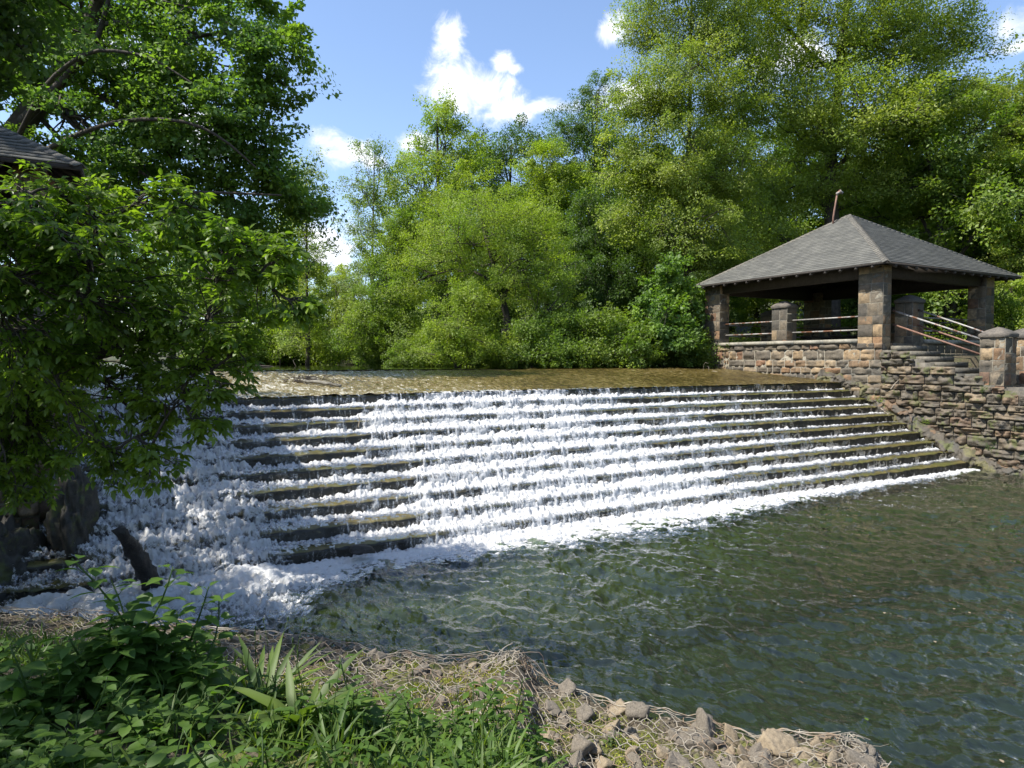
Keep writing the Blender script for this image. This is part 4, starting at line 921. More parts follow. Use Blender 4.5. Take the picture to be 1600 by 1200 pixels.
# box elder, reaching in over the water from the left
e0 = np.array([-3.6, 6.2, 1.1])
def box_elder():
    lobes = [L_(40, 400, 6.3, 110, 75), L_(170, 350, 6.2, 90, 42), L_(120, 320, 6.4, 80, 28), L_(290, 345, 6.2, 70, 28), L_(350, 410, 6.0, 80, 45), L_(428, 455, 5.9, 36, 40), L_(425, 410, 5.9, 20, 20), L_(200, 440, 6.2, 120, 65), L_(330, 490, 6.0, 80, 45),
        L_(60, 520, 6.6, 120, 75), L_(200, 540, 6.3, 100, 60), L_(320, 560, 6.0, 60, 45), L_(60, 610, 6.8, 90, 60), L_(190, 620, 6.3, 80, 40), L_(290, 610, 6.1, 70, 36), L_(215, 680, 6.2, 55, 30), L_(250, 720, 6.1, 26, 18), L_(180, 720, 6.2, 22, 20), L_(0, 680, 7.0, 60, 60), L_(10, 745, 6.6, 36, 22), L_(-120, 450, 6.5, 130, 180)]
    lobes += [L_(50, 335, 5.6, 70, 40), L_(140, 385, 5.5, 90, 45), L_(30, 440, 5.5, 90, 60), L_(160, 480, 5.7, 90, 50), L_(-40, 380, 5.4, 80, 80), L_(40, 560, 5.8, 80, 60), L_(60, 660, 7.2, 70, 70), L_(0, 600, 7.4, 80, 90), L_(50, 730, 7.4, 50, 40)]
    rng = np.random.default_rng(77); root = empty('box_elder_tree', 'leafy tree with drooping compound leaves reaching over the cascade from the left', 'tree', tuple(e0))
    V_, T_, tint, mb = [], [], [], MB(); nv = 0
    tips = []
    trunk = np.array([e0-[0, 0, .3], e0+[.1, .1, 1.2], at(-260, 420, d=6.0), at(-200, 250, d=6.2)]); tt = np.linspace(0, 1, 12)
    trunk = np.stack([np.interp(tt, np.linspace(0, 1, 4), trunk[:, i]) for i in range(3)], 1); mb.tube(trunk-e0, .17*(1-tt*.6), 9)
    lobes += [L_(30, 292, 5.9, 50, 20), L_(95, 305, 5.9, 45, 16), L_(455, 470, 5.8, 18, 14), L_(380, 375, 5.9, 30, 12), L_(250, 300, 6.1, 40, 12), L_(345, 600, 5.9, 34, 12), L_(370, 545, 5.9, 30, 14), L_(300, 655, 6.0, 26, 10), L_(130, 690, 6.1, 24, 14)]
    hp_ = [trunk[k] for k in (3, 5, 7, 9, 11)]; order = np.argsort([np.linalg.norm(l[0]-trunk[6]) for l in lobes]); lobes = [lobes[k] for k in order]
    for i, l in enumerate(lobes):
        st = hp_[int(np.argmin([np.linalg.norm(h_-l[0])+(.25 if n_ > 4 else 0) for n_, h_ in enumerate(hp_)]))]; cv = curve(st, l[0], rng, .06, 9, .05 if l[0][2] > 3 else .1); mb.tube(cv-e0, np.linspace(.016, .006, 9), 6, cap=False); hp_ += [cv[4], cv[7]]
        ar = l[1]*l[3]; ns = int(np.clip(ar*250, 9, 150)*(.4 if l[1] > .7 else .85))
        u = rdir(rng, ns); c = l[0]+(u[:, :1]*HR*l[1]+u[:, 1:2]*HF*l[1]*.8+u[:, 2:]*np.array([0, 0, 1])*l[3])*np.cbrt(rng.random(ns))[:, None]
        for k in range(ns):
            b = cv[rng.integers(4, 9)]; d = unit(c[k]-b+np.array([.02, 0, 0])); tip = c[k]+d*.12
            tw = curve(b, tip, rng, .07, 6, .04); mb.tube(tw-e0, np.linspace(.008, .003, 6), 4, cap=False); tips.append((tw, d))
    # compound leaves in pairs along each twig
    PP, AA, NN, LL, TT_ = [], [], [], [], []
    pet = []
    for tw, d in tips:
        tw_t = rng.random()*.55
        side0 = unit(np.cross(d, [0, 0, 1.0])+1e-6)
        for s in (3.0, 3.6, 4.2, 4.7, 5.0):
            p = tw[int(s)]+(tw[min(5, int(s)+1)]-tw[int(s)])*(s-int(s))
            for sg in (-1, 1):
                if rng.random() < .12: continue
                a = unit(d*.5+sg*side0*.9+rng.normal(size=3)*.3+np.array([0, 0, .1])); Lr = rng.uniform(.07, .12)
                rach = [p, p+a*Lr*.5+[0, 0, -.004], p+a*Lr+[0, 0, -.02]]; pet.append(rach)
                nrm = unit(np.array([0, 0, 1.0])+rng.normal(size=3)*.35); sd_ = unit(np.cross(nrm, a)); tn = np.clip(tw_t+rng.random()*.4, 0, 1)
                for (q, ang, ls) in ((rach[2], 0, 1.15), (rach[2]-a*.012, 1.0, .95), (rach[2]-a*.012, -1.0, .95), (rach[1], 1.15, .85), (rach[1], -1.15, .85)):
                    dd = a*math.cos(ang)+sd_*math.sin(ang)+np.array([0, 0, -.38])+rng.normal(size=3)*.14
                    PP.append(q); AA.append(dd); NN.append(nrm+rng.normal(size=3)*.3); LL.append(ls*rng.uniform(.06, .088)); TT_.append(tn)
    PP, AA, NN, LL, TT_ = map(np.array, (PP, AA, NN, LL, TT_))
    V, T, m = leaf_mesh(PP, AA, NN, LL, LL*.46, 'ov', .22, .25)
    mesh_obj('crown', V-e0, T, LM['elder'], root, False, None, {'tint': np.repeat(TT_, m)})
    pe = np.array(pet); V2, Q2 = twigs(pe[:, 0]-e0, pe[:, 2]-e0, np.full(len(pe), .0016), np.full(len(pe), .001)); mb.add(V2, Q2)
    mb.build('trunk', M['bark'], root, True)
box_elder()
make_tree('shade_tree', 'dark overhanging tree crown cutting into the top left corner', np.array([-6.5, 7.5, 1.1]),
 [L_(-25, 30, 8.0, 65, 80), L_(-110, 90, 8.2, 80, 90), L_(-10, -50, 8, 70, 40)], .10, 14000, 'dark', r0=.25, seed=31, clump=.35, per=50)
# out of frame: they shade the near bank and stand in the pool's reflections
make_tree('shade_tree', 'bank tree left of the camera shading the near plants', np.array([-6.3, 3.2, 1.2]),
 [((-4.9, 4.6, 6.0), 2.0, 1.6, 1.6, 1), ((-3.9, 6.9, 6.3), 1.5, 1.4, .7, 1), ((-3.3, 6.5, 7.4), 1.3, 1.2, .7, 1), ((-6.5, 3.5, 6.5), 2.4, 2.4, 2.0, 1), ((-3.2, 3.9, 5.2), 1.1, 1.0, .8, 1)],   .11, 20000, 'mid', r0=.25, seed=32, clump=.4, per=50)

make_tree('shade_tree', 'tall bank tree beside the left shelter shading the lower left of the cascade', np.array([-8.5, 9.5, 1.2]),
 [((-7.2, 9.9, 9.6), 2.3, 1.8, 1.5, 1), ((-7.6, 12.0, 11.0), 2.2, 1.8, 1.5, 1), ((-7.5, 9.4, 7.5), 2.2, 2.2, 2.0, 1), ((-6.6, 14.8, 12.6), 2.6, 2.4, 1.2, 1), ((-8.5, 13.5, 12.0), 2.6, 2.4, 1.6, 1), ((-10.0, 17.0, 12.5), 2.6, 2.4, 1.6, 1)], .12, 36000, 'mid', r0=.25, seed=33, clump=.45, per=50)
proto = make_tree('wood_tree', 'tree of the dense wood behind the river banks', (0, 0, 0),
 [((0, 0, 8.5), 3.2, 3.2, 2.6, 1), ((1.8, .5, 6), 2.6, 2.6, 2.2, 1), ((-1.8, -.6, 5.6), 2.6, 2.6, 2.2, 1), ((.3, -1.6, 4.0), 2.8, 2.8, 2.0, 1), ((0, 1.5, 10.2), 1.8, 1.8, 1.6, 1), ((.2, .2, 2.2), 3.0, 3.0, 1.6, 1)], .17, 42000, 'mid', r0=.3, seed=40, clump=.7, per=70, group='trees of the wood behind')
proto2 = make_tree('wood_tree', 'tree of the dense wood behind the river banks', (0, 0, 0),
 [((0, 0, 9.5), 2.4, 2.4, 3.2, 1), ((1.4, .5, 6), 2.4, 2.4, 2.6, 1), ((-1.4, -.6, 5.0), 2.6, 2.6, 2.6, 1), ((.3, -1.0, 2.6), 2.8, 2.8, 2.0, 1)], .17, 36000, 'dark', r0=.3, seed=41, clump=.7, per=70, group='trees of the wood behind')
def copy_tree(src, loc, rz, sc):
    r = src.copy(); COL.objects.link(r); r.location = loc; r.rotation_euler = (0, 0, rz); r.scale = (sc, sc, sc)
    for ch in src.children:
        c = ch.copy(); COL.objects.link(c); c.parent = r
    return r
rng = np.random.default_rng(50)
spots = [(-60, 60, 1.1), (150, 55, 1.0), (270, 52, .9), (370, 60, .8), (450, 75, .75), (600, 62, .72), (680, 55, .9), (760, 58, 1.0), (840, 60, 1.1), (900, 55, 1.15), (980, 50, 1.2), (1060, 45, 1.2), (1140, 44, 1.1), (1220, 46, 1.2), (1310, 46, 1.2),
         (1400, 44, 1.1), (1480, 42, 1.1), (1560, 40, .95), (1680, 38, 1.1), (620, 50, .65), (540, 85, .65), (880, 42, .6), (1180, 40, .62), (1340, 37, .55), (1460, 34, .5), (1560, 33, .5), (1000, 36, .5), (700, 36, .5), (780, 36, .55), (1110, 35, .5)]
for i, (px, d, sc) in enumerate(spots):
    src = (proto, proto2)[i % 2]; loc = gp(px, d)
    r = src if i < 2 else copy_tree(src, loc, 0, 1)
    r.location = loc; r.rotation_euler = (0, 0, rng.uniform(0, 6.28)); r.scale = (sc, sc, sc)
for (x, y, sc) in ((30, 8, .9), (31, 2, 1.0), (-12, 14, .9), (-14, 24, 1.0), (-16, 34, 1.1), (-10, 32, .8), (34, 18, 1.1), (28, -6, 1)):
    copy_tree((proto, proto2)[int(x) % 2], (x, y, float(ground_z(np.array([x]), np.array([y]))[0])), rng.uniform(0, 6), sc)
sb = make_tree('shore_bush', 'low bush hanging over the far water edge', (0, 0, 0),
 [((0, 0, .9), 1.5, 1.3, .9, 1), ((.9, .2, .5), 1.1, 1.1, .6, 1), ((-1.0, -.2, .6), 1.1, 1.1, .6, 1), ((.1, .1, 1.7), .8, .8, .6, 1)], .10, 15000, 'mid', r0=.05, seed=43, clump=.35, per=40, group='bushes along the far water edge', cat='bush', inner=.3)
first = True
for (px, d) in ((330, 34), (380, 35), (430, 36), (475, 38), (510, 46), (545, 44), (575, 36), (610, 31), (640, 33), (655, 27.5), (690, 28), (740, 29), (790, 26.5), (830, 25.5), (870, 26.5), (900, 27), (930, 26), (955, 27.5), (985, 26.5), (1010, 28), (1060, 27.5), (1088, 27.3), (905, 30), (960, 31), (760, 33), (830, 32), (700, 34)):
    o = sb if first else copy_tree(sb, (0, 0, 0), 0, 1); first = False; o.location = gp(px, d, -.15); s_ = rng.uniform(.6, 1.15); o.scale = (s_, s_, s_); o.rotation_euler = (0, 0, rng.uniform(0, 6.28))
# low growth along the far water's edge
def undergrowth():
    rng = np.random.default_rng(61); C = []
    for y in np.arange(20.6, 60, .13):
        for sd_ in (0, 1):
            x = shore_r(np.array(y))+rng.uniform(.1, 3.5) if sd_ else shore_l(np.array(y))-rng.uniform(.1, 3)
            C.append((float(x), y, ZPOND+rng.uniform(.0, 1.5)**1.2))
    for k in range(90): C.append((rng.uniform(27.5, 33), rng.uniform(10, 30), 3.1+rng.uniform(0, 1.2)))
    for k in range(60): C.append((rng.uniform(21, 28), rng.uniform(20.8, 24), 3.0+rng.uniform(0, .9)))
    for k in range(60): C.append((rng.uniform(-7, -2.6), rng.uniform(7.6, 9.8), 1.1+rng.uniform(0, .6)))
    C = np.array(C); per = 110; idx = np.repeat(np.arange(len(C)), per); n = len(idx)
    P = C[idx]+rdir(rng, n)*np.cbrt(rng.random(n))[:, None]*np.array([.8, .8, .55]); P[:, 2] = np.maximum(P[:, 2], ZPOND+.03-(P[:, 1] < 10)*2)
    A = rng.normal(size=(n, 3))+[0, 0, .3]; N = rng.normal(size=(n, 3))*.6+[0, 0, 1]; Ls = rng.uniform(.06, .14, n)
    V, T, m = leaf_mesh(P, A, N, Ls, Ls*.5)
    tag(mesh_obj('undergrowth', V, T, LM['mid'], None, False, None, {'tint': np.repeat(rng.random(n), m)}), 'tangled low greenery along the far banks under the trees', 'undergrowth', kind='stuff')
undergrowth()
# ================================================================== SMALL THINGS IN THE WATER
def blobmesh(rng, r, seed, n=(14, 9), flat=(1, 1, 1), amp=.35, facet=True):
    t = np.linspace(.0, math.pi, n[1]); p = np.linspace(0, 2*math.pi, n[0], endpoint=False); Pp, Tt = np.meshgrid(p, t, indexing='ij')
    D = np.stack([np.sin(Tt)*np.cos(Pp), np.sin(Tt)*np.sin(Pp), np.cos(Tt)], -1)
    k = np.ones(D.shape[:2])
    if facet:                                           # cut by random planes for broken faces
        for i in range(15):
            nn = unit(rng.normal(size=3)); h = rng.uniform(.42, .80); dp = D@nn; k = np.minimum(k, np.where(dp > .05, h/np.maximum(dp, .05), 9))
    k = k*(1+amp*.35*fbm(D[..., 0]*3+seed, D[..., 1]*3, D[..., 2]*3, 3, 23))
    return (D*k[..., None]*r*np.array(flat)).reshape(-1, 3), grid_faces(n[0], n[1], True)
def wood_piece(name, pts, rad, m, label, cat, twig=0, seed=0, bumpy=.15, k=10, group=None, n=26):
    rng = np.random.default_rng(seed); P = np.array(pts, float); t0 = np.linspace(0, 1, len(P)); t = np.linspace(0, 1, n)
    P = np.stack([np.interp(t, t0, P[:, i]) for i in range(3)], 1); L = np.linalg.norm(P[-1]-P[0])
    P[1:-1] += .02*L*np.stack([fbm(t[1:-1]*4+i*9, seed, 0, 2, 6) for i in range(3)], 1)
    r = np.interp(t, np.linspace(0, 1, len(rad)), rad); o = P[0].copy(); mb = MB(); mb.tube(P-o, r, k, c=(.5, .5, .5))
    V = mb.V[0]; nrm = rng.normal(size=V.shape); V += np.stack([fbm(V[:, 0]*14+i, V[:, 1]*14, V[:, 2]*14, 3, 24) for i in range(3)], 1)*np.mean(rad)*bumpy*2
    for i in range(twig):
        a = P[rng.integers(n//4, n)]; d = unit(rng.normal(size=3)+unit(P[-1]-P[0])*1.2+[0, 0, .3]); c = curve(a, a+d*L*rng.uniform(.12, .35), rng, .15, 6); mb.tube(c-o, np.linspace(np.mean(rad)*.4, np.mean(rad)*.12, 6), 4)
    ob = mb.build(name, M[m], None, True); ob.location = o; return tag(ob, label, cat, group)
wood_piece('tree_stump', [at(262, 960, z=-.35), at(226, 893, z=.35), at(186, 826, z=1.02)], [.13, .105, .07], 'log', 'dark leaning stump standing in the white water at the lower left', 'stump', 0, 1, .22, 20, None, 40)
ap = lambda px, py: at(px, py, z=apron_z_at(px, py))
def apron_z_at(px, py):
    for d in np.arange(10, 26, .05):
        q = at(px, py, d=d)
        if q[2] < float(apron_z(q[1]))+.02: break
    return float(q[2])
wood_piece('driftwood', [ap(468, 598)+[0, 0, .05], ap(500, 602)+[0, 0, .07], ap(533, 606)+[0, 0, .04]], [.03, .045, .03], 'bark_pale', 'short weathered log lying on the apron above the left part of the cascade', 'driftwood', 4, 2)
def debris():
    rng = np.random.default_rng(71); mb = MB(); o = ap(482, 597)
    for i in range(90):
        a = o+[rng.normal()*.28, rng.normal()*.16, rng.uniform(0, .13)]; d = unit(rng.normal(size=3)*[1, 1, .25]); mb.tube(curve(a, a+d*rng.uniform(.1, .4), rng, .1, 4)-o, [.008, .007, .005, .003], 4)
    for i in range(6):
        V, Q = blobmesh(rng, .09, i, flat=(1.4, 1, .5)); mb.add(V+[rng.normal()*.22, rng.normal()*.1, .03], Q)
    ob = mb.build('twig_heap', M['bark'], None, True); ob.location = o; tag(ob, 'dark clump of twigs and moss caught behind the short log on the apron', 'twig heap')
debris()
wood_piece('driftwood', [at(1075, 574, d=26.5)+[0, 0, -.1], at(1095, 579, d=25)+[0, 0, .0], at(1122, 582, d=24.5)], [.05, .04, .015], 'drift', 'forked pale branch lying at the water edge by the shelter wall', 'driftwood', 5, 3)
wood_piece('driftwood', [at(945, 576, d=29), at(958, 564, d=29), at(975, 571, d=29)], [.09, .07, .03], 'drift', 'pale broken branch on the far bank right of the arching tree', 'driftwood', 5, 4)
wood_piece('driftwood', [at(820, 577, d=28), at(870, 572, d=28), at(905, 575, d=28)], [.05, .05, .02], 'bark_pale', 'grey branch lying along the far bank below the arching tree', 'driftwood', 6, 5)
wood_piece('driftwood', [at(340, 575, d=26), at(410, 573, d=27), at(470, 577, d=28)], [.04, .06, .02], 'bark', 'long dark branch lying at the left end of the far shore', 'driftwood', 8, 6)
wood_piece('stick', [at(1318, 601, d=21.2), at(1322, 594, d=21.1), at(1326, 588, d=21)], [.012, .01, .004], 'drift', 'small pale stick at the right end of the crest', 'stick', 2, 7, .1, 5)
wood_piece('stick', [at(1392, 608, d=19.4), at(1400, 598, d=19.6), at(1405, 593, d=19.6)], [.02, .015, .004], 'drift', 'bent pale stick leaning on the rubble wall beside the steps', 'stick', 2, 8, .1, 5)
wood_piece('stick', [at(1376, 638, d=20.2), at(1382, 643, d=19.6), at(1388, 648, d=19.2)], [.02, .015, .006], 'drift', 'thin pale stick lying on the upper steps at their right end', 'stick', 1, 9, .1, 5)
wood_piece('stick', [at(918, 790, d=13.0), at(908, 765, d=13.3), at(904, 738, d=13.4)], [.012, .01, .004], 'bark', 'bare dark twig standing up in the middle of the white cascade', 'stick', 1, 10, .1, 5)
wood_piece('stick', [at(560, 668, d=12.2), at(562, 655, d=12.3), at(560, 647, d=12.3)], [.012, .009, .004], 'drift', 'short twig standing on the dark steps below the apron log', 'stick', 2, 13, .1, 5)
def fallen_rock(px, py, z, r, s, label, flat=(1.3, 1, .6)):
    rng = np.random.default_rng(s); V, Q = blobmesh(rng, r, s, (28, 18), flat, .6); o = at(px, py, z=z)
    ob = mesh_obj('rock', V, Q, M['log'], None); ob.location = o; tag(ob, label, 'rock')
fallen_rock(566, 858, .22, .17, 3, 'dark wet rock lodged on the lowest step at the edge of the froth')
fallen_rock(205, 905, .12, .22, 4, 'dark rock showing through the foam left of the leaning stump')
fallen_rock(100, 938, .05, .20, 5, 'low black rock breaking the foam near the left bank')
# plants on the rubble wall and mossy footing
def herb(name, label, base, h, n, L, wl, lm, seed, group=None, spread=.5, shape='ov', stems=4, up=.6, cat='plant', droop=.35):
    """several stems with opposite leaves; stem and foliage are its parts"""
    rng = np.random.default_rng(seed); base = np.array(base, float); root = empty(name, label, cat, tuple(base), group); mb = MB(); P, A, N, LL, tn = [], [], [], [], []
    for s in range(stems):
        a = rng.uniform(0, 6.28); d = np.array([math.cos(a)*spread, math.sin(a)*spread, 1])*h*rng.uniform(.55, 1.05)*(.6 if s else 1)
        b0 = base+[rng.normal()*.03, rng.normal()*.03, -.03]; c = curve(b0, base+d, rng, .06, 8); mb.tube(c-base, np.linspace(.0045, .002, 8)*(1+h), 5)
        k = max(2, int(n/stems/2)); ph = rng.uniform(0, 3)
        for i in range(k):
            t = .25+.75*(i+.5)/k; q = c[int(t*6.99)]+(c[min(7, int(t*6.99)+1)]-c[int(t*6.99)])*(t*6.99 % 1); ph += 1.57+rng.normal()*.2
            for sg in (0, math.pi):
                o_ = np.array([math.cos(ph+sg), math.sin(ph+sg), up*t+rng.normal()*.15]); o_ = unit(o_); pl = L*.3
                mb.tube([q-base, q+o_*pl-base], [.0018, .0012], 3, cap=False)
                P.append(q+o_*pl); A.append(o_+[0, 0, -.15]); N.append(np.array([-o_[0]*.5, -o_[1]*.5, 1.0])+rng.normal(size=3)*.22); LL.append(L*rng.uniform(.7, 1.15)*(1.1-.35*abs(t-.55)/.5)); tn.append(rng.random()*.7+t*.2)
    V, T, m = leaf_mesh(np.array(P), np.array(A), np.array(N), np.array(LL), np.array(LL)*wl, shape, .18, droop)
    mesh_obj('foliage', V-base, T, LM[lm], root, False, None, {'tint': np.repeat(np.clip(tn, 0, 1), m)}); mb.build('stem', LM[lm], root, True); return root
for i, (px, py, d, lb) in enumerate([(1545, 702, 16.3, 'ferny green plant growing at the foot of the rubble wall near the lowest steps'), (1448, 662, 18.0, 'small fern in the mossy footing halfway down the steps'), (1536, 612, 17.6, 'weeds sprouting from the rubble wall under the domed pillar'), (1375, 628, 19.6, 'yellow green moss plant at the top of the mossy footing')]):
    herb('wall_plant', lb, at(px, py, d=d), .28, 40, .07, .35, 'olive' if i % 2 else 'grass', 300+i, None, .9, 'lance', 8)

# ================================================================== NEAR BANK
def bpt(px, py):
    """the point of the near bank seen at a pixel"""
    v = FW+RT*(px-800)/F+UP*(600-py)/F; t = .5
    for _ in range(400):
        p = CAMLOC+v*t
        if p[2] < bank_z(p[0], p[1]): break
        t += .02
    return p
def bz(x, y): return float(bank_z(np.array([x]), np.array([y]))[0])
rng = np.random.default_rng(90)
# rocks under the wire: eight shapes shared by many individuals
RM = []
for i in range(9):
    r2 = np.random.default_rng(400+i); V, Q = blobmesh(r2, 1.0, i*3, (34, 20), (r2.uniform(.9, 1.7), r2.uniform(.7, 1), r2.uniform(.45, .8)), .45)
    o = mesh_obj('rock', V, Q, M['rock_tan' if i % 4 == 0 else 'rock']); RM.append(o.data); bpy.data.objects.remove(o)
def rock(x, y, r, label, group=None, lift=.08):
    o = bpy.data.objects.new('rock', RM[rng.integers(9)]); COL.objects.link(o); o.location = (x, y, bz(x, y)+r*lift); o.scale = (r, r, r); o.rotation_euler = (rng.normal()*.5, rng.normal()*.5, rng.uniform(0, 6.28))
    return tag(o, label, 'rock', group)
b_lo, b_hi = R(-8), R(58)
n_r = 0
while n_r < 240:
    px = rng.uniform(330, 1390); b = math.atan2(*(at(px, 1100, d=1)-CAMLOC)[:2]); re = float(np.interp(b, EB, ER)); dd = -.06+abs(rng.normal())*.45 if px < 780 else rng.uniform(-.08, 1.5)
    r = re-dd
    if r < 2.6: continue
    x, y = math.sin(b)*r, math.cos(b)*r; s = rng.uniform(.035, .10)*(1.25 if px > 880 else .85)
    rock(x, y, s, 'grey brown broken rock packed under the hexagonal wire on the near bank', 'rocks caged under the bank wire'); n_r += 1
for px, py, s, lb in ((935, 1180, .055, 'pale tan squarish rock beside the green weed on the near bank'), (655, 1052, .10, 'largest dark pointed rock poking up under the wire left of the wire crest'), (1085, 1165, .13, 'upright grey slab among the rocks near the bottom edge'), (1215, 1175, .17, 'broad flat brown rock under the wire near its right end'), (1140, 1160, .08, 'dark wedge rock standing left of the broad flat rock'), (790, 1120, .07, 'light rock between the leafy plants and the wire')):
    p = bpt(px, py); rock(p[0], p[1], s, lb)

# hexagonal wire mesh draped over the bank edge
def wire_mesh():
    rg = np.random.default_rng(95); mb = MB(); cell = .105
    bs = np.linspace(R(-24), EB[np.argmax(EZ*0+np.where(ER > 0, 1, 0))]*0+R(57.6), 1600); re = np.interp(bs, EB, ER); ex, ey = np.sin(bs)*re, np.cos(bs)*re
    s = np.concatenate([[0], np.cumsum(np.hypot(np.diff(ex), np.diff(ey)))]); ker = np.ones(41)/41
    exs = np.convolve(np.pad(ex, 20, 'edge'), ker, 'valid'); eys = np.convolve(np.pad(ey, 20, 'edge'), ker, 'valid')
    def pos(u, v):
        """u along the edge, v inward from it (negative: down the face)"""
        x0 = np.interp(u, s, exs); y0 = np.interp(u, s, eys); b = np.arctan2(x0, y0); 
        wv = v+.05*fbm(u*2, v*2, 0, 3, 96); uu = .07*fbm(u*2.2, v*2.2, 7, 3, 97)
        r = np.hypot(x0, y0)-np.maximum(wv, -.10)
        x, y = np.sin(b+uu/5)*r, np.cos(b+uu/5)*r
        z = bank_z(x, y)+.045+.04*fbm(x*4, y*4, 0, 3, 98)+.008*fbm(x*12, y*12, 0, 2, 99)
        z = np.where(wv < -.10, z-(-.10-wv)*1.0, z)
        return np.stack([x, y, z], -1)
    nu = int(s[-1]/(cell)); nv = 26; E = []; h = cell
    for j in range(-4, nv):
        for i in range(nu):
            cx = i*h+(j % 2)*h/2; cy = j*h*.8
            a = (cx, cy+h*.18); b = (cx+h/2, cy+h*.62-h*.0); c = (cx+h, cy+h*.18); dn = (cx, cy-h*.18)
            E += [(a, b), (b, c), (dn, a)] if True else []
    E = np.array(E); m_ = rg.random(len(E)) < .97; E = E[m_]
    # keep: the width of visible wire changes along the bank
    wid = np.interp(E[:, 0, 0], [0, s[-1]*.3, s[-1]*.5, s[-1]*.7, s[-1]], [1.5, 1.5, 1.2, 1.5, 1.8]); E = E[(E[:, 0, 1] < wid)]
    jit = lambda q: .008*np.stack([vn(q[:, 0]*31, q[:, 1]*31, 1, 5), vn(q[:, 0]*31, q[:, 1]*31, 9, 6)], 1)
    A = E[:, 0]+jit(E[:, 0]); B = E[:, 1]+jit(E[:, 1])
    PA, PB = pos(A[:, 0], A[:, 1]), pos(B[:, 0], B[:, 1]); Mid = (PA+PB)/2+rg.normal(size=PA.shape)*.004
    r = np.full(len(PA), .0031)
    for a, b in ((PA, Mid), (Mid, PB)):
        V, Q = twigs(a, b, r, r); mb.add(V, Q)
    # second crumpled layer and selvedge cables
    for off in (-.02, .03, .0):
        u = np.arange(0, s[-1], .03); v = off+.03*fbm(u*3, off*50, 0, 3, 101); P = pos(u, v); P[:, 2] += .012; mb.tube(P, .0034, 5)
    # crests of bundled wire
    for (px, py, n_, w_, hh) in ((805, 1035, 70, .16, .13), (1340, 1168, 60, .16, .07), (1372, 1190, 30, .08, .07), (650, 1035, 18, .14, .03)):
        c = bpt(px, py)
        for k in range(n_):
            a = c+[rg.normal()*w_, rg.normal()*w_*.6, 0]; a[2] = bz(a[0], a[1])+.02; b = c+[rg.normal()*w_*.45, rg.normal()*w_*.4, 0]; b[2] = max(bz(b[0], b[1]), .3)+hh*rg.uniform(.3, 1)
            cv = curve(a, b, rg, .10, 7); mb.tube(cv, .0029, 4, cap=False)
    ob = mb.build('wire_mesh', M['wire'], None, True); tag(ob, 'bleached hexagonal wire netting draped over the rocks along the near bank edge', 'wire netting')
wire_mesh()
def small_stones():
    rg = np.random.default_rng(97); mb = MB(); n = 3500
    px = rg.uniform(-50, 1400, n); V0, Q0 = blobmesh(rg, 1, 2, (7, 5), (1.2, 1, .6), .4)
    b = np.array([math.atan2(*(at(p, 1100, d=1)-CAMLOC)[:2]) for p in px]); r = np.interp(b, EB, ER)-rg.uniform(-.02, 2.2, n); x, y = np.sin(b)*r, np.cos(b)*r; z = bank_z(x, y); sc = rg.uniform(.006, .028, n)
    V = (V0[None]*sc[:, None, None]); a = rg.uniform(0, 6.28, n); ca, sa = np.cos(a)[:, None], np.sin(a)[:, None]
    V = np.stack([V[..., 0]*ca-V[..., 1]*sa, V[..., 0]*sa+V[..., 1]*ca, V[..., 2]], -1)+np.stack([x, y, z+.004], -1)[:, None]
    Q = (Q0[None]+np.arange(n)[:, None, None]*len(V0)).reshape(-1, 4)
    tag(mesh_obj('gravel', V.reshape(-1, 3), Q, M['rock']), 'loose grey gravel and chips over the near bank', 'gravel', kind='stuff')
    # dry stalks and litter
    mb = MB()
    for k in range(900):
        i = rg.integers(n); a = np.array([x[i], y[i], z[i]+.012]); d = unit(rg.normal(size=3)*[1, 1, .12])*rg.uniform(.04, .2); mb.tube(curve(a, a+d, rg, .12, 4), [.002, .002, .0015, .001], 3, cap=False)
    tag(mb.build('litter', M['drift'], None, True), 'dry stalks and leaf litter scattered on the near bank', 'litter', kind='stuff')
    # sedum moss cushions
    m = 240; C = []
    while len(C) < m:
        p = rg.uniform(380, 1130); bb_ = math.atan2(*(at(p, 1100, d=1)-CAMLOC)[:2]); rr_ = float(np.interp(bb_, EB, ER))-rg.uniform(.12, 1.3)
        if fbm(p*.012, rr_*1.6, 0, 2, 44) > -.05: C.append((math.sin(bb_)*rr_, math.cos(bb_)*rr_))
    C = np.array(C); idx = np.repeat(np.arange(m), 75); nn = len(idx); P = np.zeros((nn, 3)); P[:, :2] = C[idx]+rg.normal(size=(nn, 2))*.045; P[:, 2] = bank_z(P[:, 0], P[:, 1])+rg.uniform(0, .02, nn)
    A = rg.normal(size=(nn, 3))*.8+[0, 0, .8]; N = rg.normal(size=(nn, 3))+[0, 0, .6]; Ls = rg.uniform(.008, .018, nn); V, T, k = leaf_mesh(P, A, N, Ls, Ls*.6)
    tag(mesh_obj('moss', V, T, LM['sedum'], None, False, None, {'tint': np.repeat(rg.random(nn), k)}), 'yellow green creeping stonecrop between the rocks of the near bank', 'moss', kind='stuff')
small_stones()

